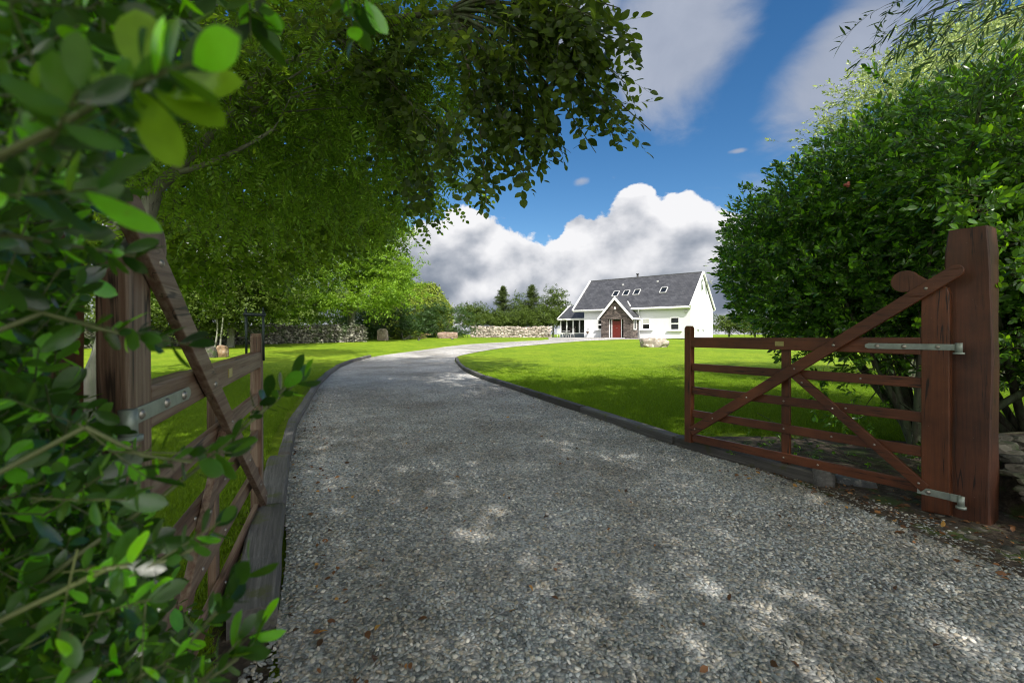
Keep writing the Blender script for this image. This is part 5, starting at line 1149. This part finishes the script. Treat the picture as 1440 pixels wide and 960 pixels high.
# ================================================================ SKY, SUN, CAMERA
SUN_AZ = Vector((.30,-.954,0)); SUN_EL = 48.0
sd = Vector((SUN_AZ.x*math.cos(R(SUN_EL)), SUN_AZ.y*math.cos(R(SUN_EL)), math.sin(R(SUN_EL))))
L = bpy.data.lights.new('sun', 'SUN'); L.energy = 2.7; L.angle = R(.53); L.color = (1,.955,.87)
so = bpy.data.objects.new('sun', L); COL.objects.link(so); so.rotation_euler = (-sd).to_track_quat('-Z', 'Y').to_euler(); so.location = (5,-20,30)
w = bpy.data.worlds.new('World'); scene.world = w; w.use_nodes = True; nt = w.node_tree; nt.nodes.clear()
out = nt.nodes.new('ShaderNodeOutputWorld'); bg = nt.nodes.new('ShaderNodeBackground'); nt.links.new(bg.outputs[0], out.inputs[0])
sky = nt.nodes.new('ShaderNodeTexSky'); sky.sky_type = 'NISHITA'; sky.sun_disc = False; sky.sun_elevation = R(SUN_EL); sky.sun_rotation = math.atan2(SUN_AZ.x, SUN_AZ.y)
sky.air_density = 1.0; sky.dust_density = .3; sky.ozone_density = 2.5
tc = nt.nodes.new('ShaderNodeTexCoord'); sep = nt.nodes.new('ShaderNodeSeparateXYZ'); nt.links.new(tc.outputs['Generated'], sep.inputs[0])
def mth(op, a, b=None, c=None, clamp=False):
    n = nt.nodes.new('ShaderNodeMath'); n.operation = op; n.use_clamp = clamp
    for i, v in enumerate((a, b, c)):
        if v is None: continue
        if isinstance(v, (int, float)): n.inputs[i].default_value = v
        else: nt.links.new(v, n.inputs[i])
    return n.outputs[0]
X_, Y_, Z_ = sep.outputs
az = mth('ARCTAN2', X_, Y_); hyp = mth('SQRT', mth('ADD', mth('MULTIPLY', X_, X_), mth('MULTIPLY', Y_, Y_))); tel = mth('DIVIDE', Z_, mth('MAXIMUM', hyp, .02))     # azimuth, tangent of elevation
def smooth(e0, e1, v):
    n = nt.nodes.new('ShaderNodeMapRange'); n.interpolation_type = 'SMOOTHSTEP'; nt.links.new(v, n.inputs[0]); n.inputs[1].default_value = e0; n.inputs[2].default_value = e1; return n.outputs[0]
def vec(a, b, c):
    n = nt.nodes.new('ShaderNodeCombineXYZ')
    for i, v in enumerate((a, b, c)):
        if isinstance(v, (int, float)): n.inputs[i].default_value = v
        else: nt.links.new(v, n.inputs[i])
    return n.outputs[0]
def nz(v, s, det=9, ro=.55, dist=0.): n = nt.nodes.new('ShaderNodeTexNoise'); nt.links.new(v, n.inputs['Vector']); n.inputs['Scale'].default_value = s; n.inputs['Detail'].default_value = det; n.inputs['Roughness'].default_value = ro; n.inputs['Distortion'].default_value = dist; return n.outputs[0]
def caz(px): return math.atan2(px-CX, F)
# outline of the cumulus bank: height of its top against azimuth
azn = mth('DIVIDE', mth('ADD', az, math.pi), 2*math.pi)
prof = [(-3.1,.10),(-2.2,.34),(-1.4,.12),(caz(300),.20),(caz(560),.20),(caz(600),.272),(caz(645),.278),(caz(700),.245),(caz(745),.222),(caz(775),.205),(caz(800),.25),(caz(850),.285),(caz(905),.312),(caz(935),.27),(caz(965),.288),(caz(1000),.255),(caz(1060),.245),(caz(1200),.22),(1.2,.30),(2.0,.12),(3.1,.10)]
rp_ = nt.nodes.new('ShaderNodeValToRGB'); cr = rp_.color_ramp; cr.interpolation = 'EASE'
cr.elements.remove(cr.elements[-1]); cr.elements[0].position = (prof[0][0]+math.pi)/(2*math.pi); cr.elements[0].color = (prof[0][1],)*3+(1,)
for a_, h_ in prof[1:]: e = cr.elements.new((a_+math.pi)/(2*math.pi)); e.color = (h_,)*3+(1,)
nt.links.new(azn, rp_.inputs[0])
cc = vec(mth('MULTIPLY', az, 1.0), mth('MULTIPLY', tel, 1.25), 3.3)
cc2 = vec(mth('ADD', az, -.020), mth('ADD', mth('MULTIPLY', tel, 1.25), .045), 3.3)
n1 = nz(cc, 7.0, 12, .58, .1); n2 = nz(cc2, 7.0, 12, .58, .1); nb = nz(cc, 2.6, 4, .5); s1 = nz(cc, 5.2, 6, .46, .1); s2 = nz(cc2, 5.2, 6, .46, .1)
edge_ = mth('ADD', rp_.outputs[0], mth('MULTIPLY', mth('SUBTRACT', n1, .5), .19))
dens = smooth(-.002, .010, mth('SUBTRACT', edge_, tel))
depth = mth('SUBTRACT', rp_.outputs[0], tel)                       # how far below the top of the bank
lit = mth('ADD', mth('MULTIPLY', mth('SUBTRACT', s1, s2), 2.2), mth('MULTIPLY', mth('SUBTRACT', n1, n2), .45))
body = mth('ADD', mth('ADD', .86, lit), mth('MULTIPLY', mth('SUBTRACT', nb, .5), .55))
low = smooth(.21, .075, tel); base_dark = mth('MULTIPLY', low, .42); glow = mth('MULTIPLY', smooth(.055, .02, tel), .28)
body = mth('ADD', mth('SUBTRACT', body, base_dark), glow)
body = mth('ADD', body, mth('MULTIPLY', smooth(.06, 0.0, depth), .22))
crp = nt.nodes.new('ShaderNodeValToRGB'); cr = crp.color_ramp; cr.elements[0].position = .12; cr.elements[0].color = (.20,.235,.30,1); cr.elements[1].position = 1.1 if False else 1.0; cr.elements[1].color = (.93,.93,.95,1)
for p_, c_ in ((.38,(.27,.31,.38)),(.62,(.47,.50,.56)),(.82,(.74,.75,.79))): e = cr.elements.new(p_); e.color = (*c_,1)
nt.links.new(body, crp.inputs[0])
# thin high cloud: soft grey veils, streaky
hv_ = vec(mth('DIVIDE', X_, mth('MAXIMUM', mth('ADD', Z_, .12), .05)), mth('DIVIDE', Y_, mth('MAXIMUM', mth('ADD', Z_, .12), .05)), .7)
h1 = nz(hv_, 1.6, 9, .56, .5)
def blob(px, py, rx, ry, rot=0.0):
    a0, t0 = caz(px), (YH-py)/F*math.cos(caz(px)); dx = mth('SUBTRACT', az, a0); dy = mth('SUBTRACT', tel, t0); c_, s_ = math.cos(rot), math.sin(rot)
    u = mth('DIVIDE', mth('ADD', mth('MULTIPLY', dx, c_), mth('MULTIPLY', dy, s_)), rx); v = mth('DIVIDE', mth('SUBTRACT', mth('MULTIPLY', dy, c_), mth('MULTIPLY', dx, s_)), ry)
    return mth('POWER', 2.718, mth('MULTIPLY', mth('ADD', mth('MULTIPLY', u, u), mth('MULTIPLY', v, v)), -1.0))
M1 = mth('MAXIMUM', mth('MAXIMUM', blob(950,55,.22,.21,.3), blob(1195,60,.12,.27,-.55)), mth('MAXIMUM', blob(820,20,.12,.12), mth('MULTIPLY', blob(1300,-40,.16,.16), .8)))
M2 = mth('MAXIMUM', mth('MULTIPLY', blob(818,256,.028,.016,.2), .95), mth('MAXIMUM', mth('MULTIPLY', blob(1038,212,.020,.007), .85), mth('MULTIPLY', blob(862,250,.012,.012), .6)))
hm = mth('MULTIPLY', smooth(.36, .86, mth('ADD', M1, mth('MULTIPLY', mth('SUBTRACT', h1, .5), 1.5))), .92)
hs_ = mth('MULTIPLY', smooth(.42, .95, mth('ADD', M2, mth('MULTIPLY', mth('SUBTRACT', n1, .5), 1.8))), .8)
back = mth('MULTIPLY', smooth(.15, -.25, Y_), smooth(.36, .50, h1))                         # unseen bright broken cloud added behind the camera to raise the fill
hi = mth('MAXIMUM', mth('MAXIMUM', hm, hs_), mth('MULTIPLY', back, .9))
hue = nt.nodes.new('ShaderNodeHueSaturation'); hue.inputs['Saturation'].default_value = 1.3; hue.inputs['Value'].default_value = .62; nt.links.new(sky.outputs[0], hue.inputs['Color'])
def mixw(f, a, b):
    m = nt.nodes.new('ShaderNodeMix'); m.data_type = 'RGBA'; nt.links.new(f, m.inputs[0])
    for s, v in ((6, a), (7, b)):
        if isinstance(v, tuple): m.inputs[s].default_value = (*v, 1)
        else: nt.links.new(v, m.inputs[s])
    return m.outputs[2]
KS = .08
def boost(c, k):
    m = nt.nodes.new('ShaderNodeVectorMath'); m.operation = 'SCALE'; nt.links.new(c, m.inputs[0]); m.inputs[3].default_value = k; return m.outputs[0]
veil = mixw(h1, (.21,.26,.37), (.66,.70,.80))
EXPO = 1.38; kc = 1/KS/(2**EXPO)
fr = mth('MAXIMUM', hm, hs_)
col = mixw(mth('MULTIPLY', back, .9), hue.outputs[0], (1.05/KS, 1.0/KS, .93/KS)); col = mixw(fr, col, boost(veil, kc*.95)); col = mixw(dens, col, boost(crp.outputs[0], kc))
nt.links.new(col, bg.inputs[0]); bg.inputs[1].default_value = KS

cam = bpy.data.cameras.new('camera'); co = bpy.data.objects.new('camera', cam); COL.objects.link(co); scene.camera = co
co.location = (0,0,CZ); co.rotation_euler = (R(90),0,0); cam.sensor_width = 36; cam.lens = F/1440*36; cam.shift_y = -(480-YH)/1440; cam.clip_end = 3000; cam.clip_start = .02
cam.dof.use_dof = True; cam.dof.focus_distance = 7.0; cam.dof.aperture_fstop = 4.0
scene.view_settings.view_transform = 'Standard'; scene.view_settings.look = 'None'; scene.view_settings.exposure = EXPO; scene.view_settings.gamma = 1
scene.render.engine = 'CYCLES'; cy = scene.cycles; cy.filter_width = 1.1; cy.use_denoising = True; cy.max_bounces = 7; cy.diffuse_bounces = 3; cy.glossy_bounces = 2; cy.transmission_bounces = 4; cy.sample_clamp_indirect = 6
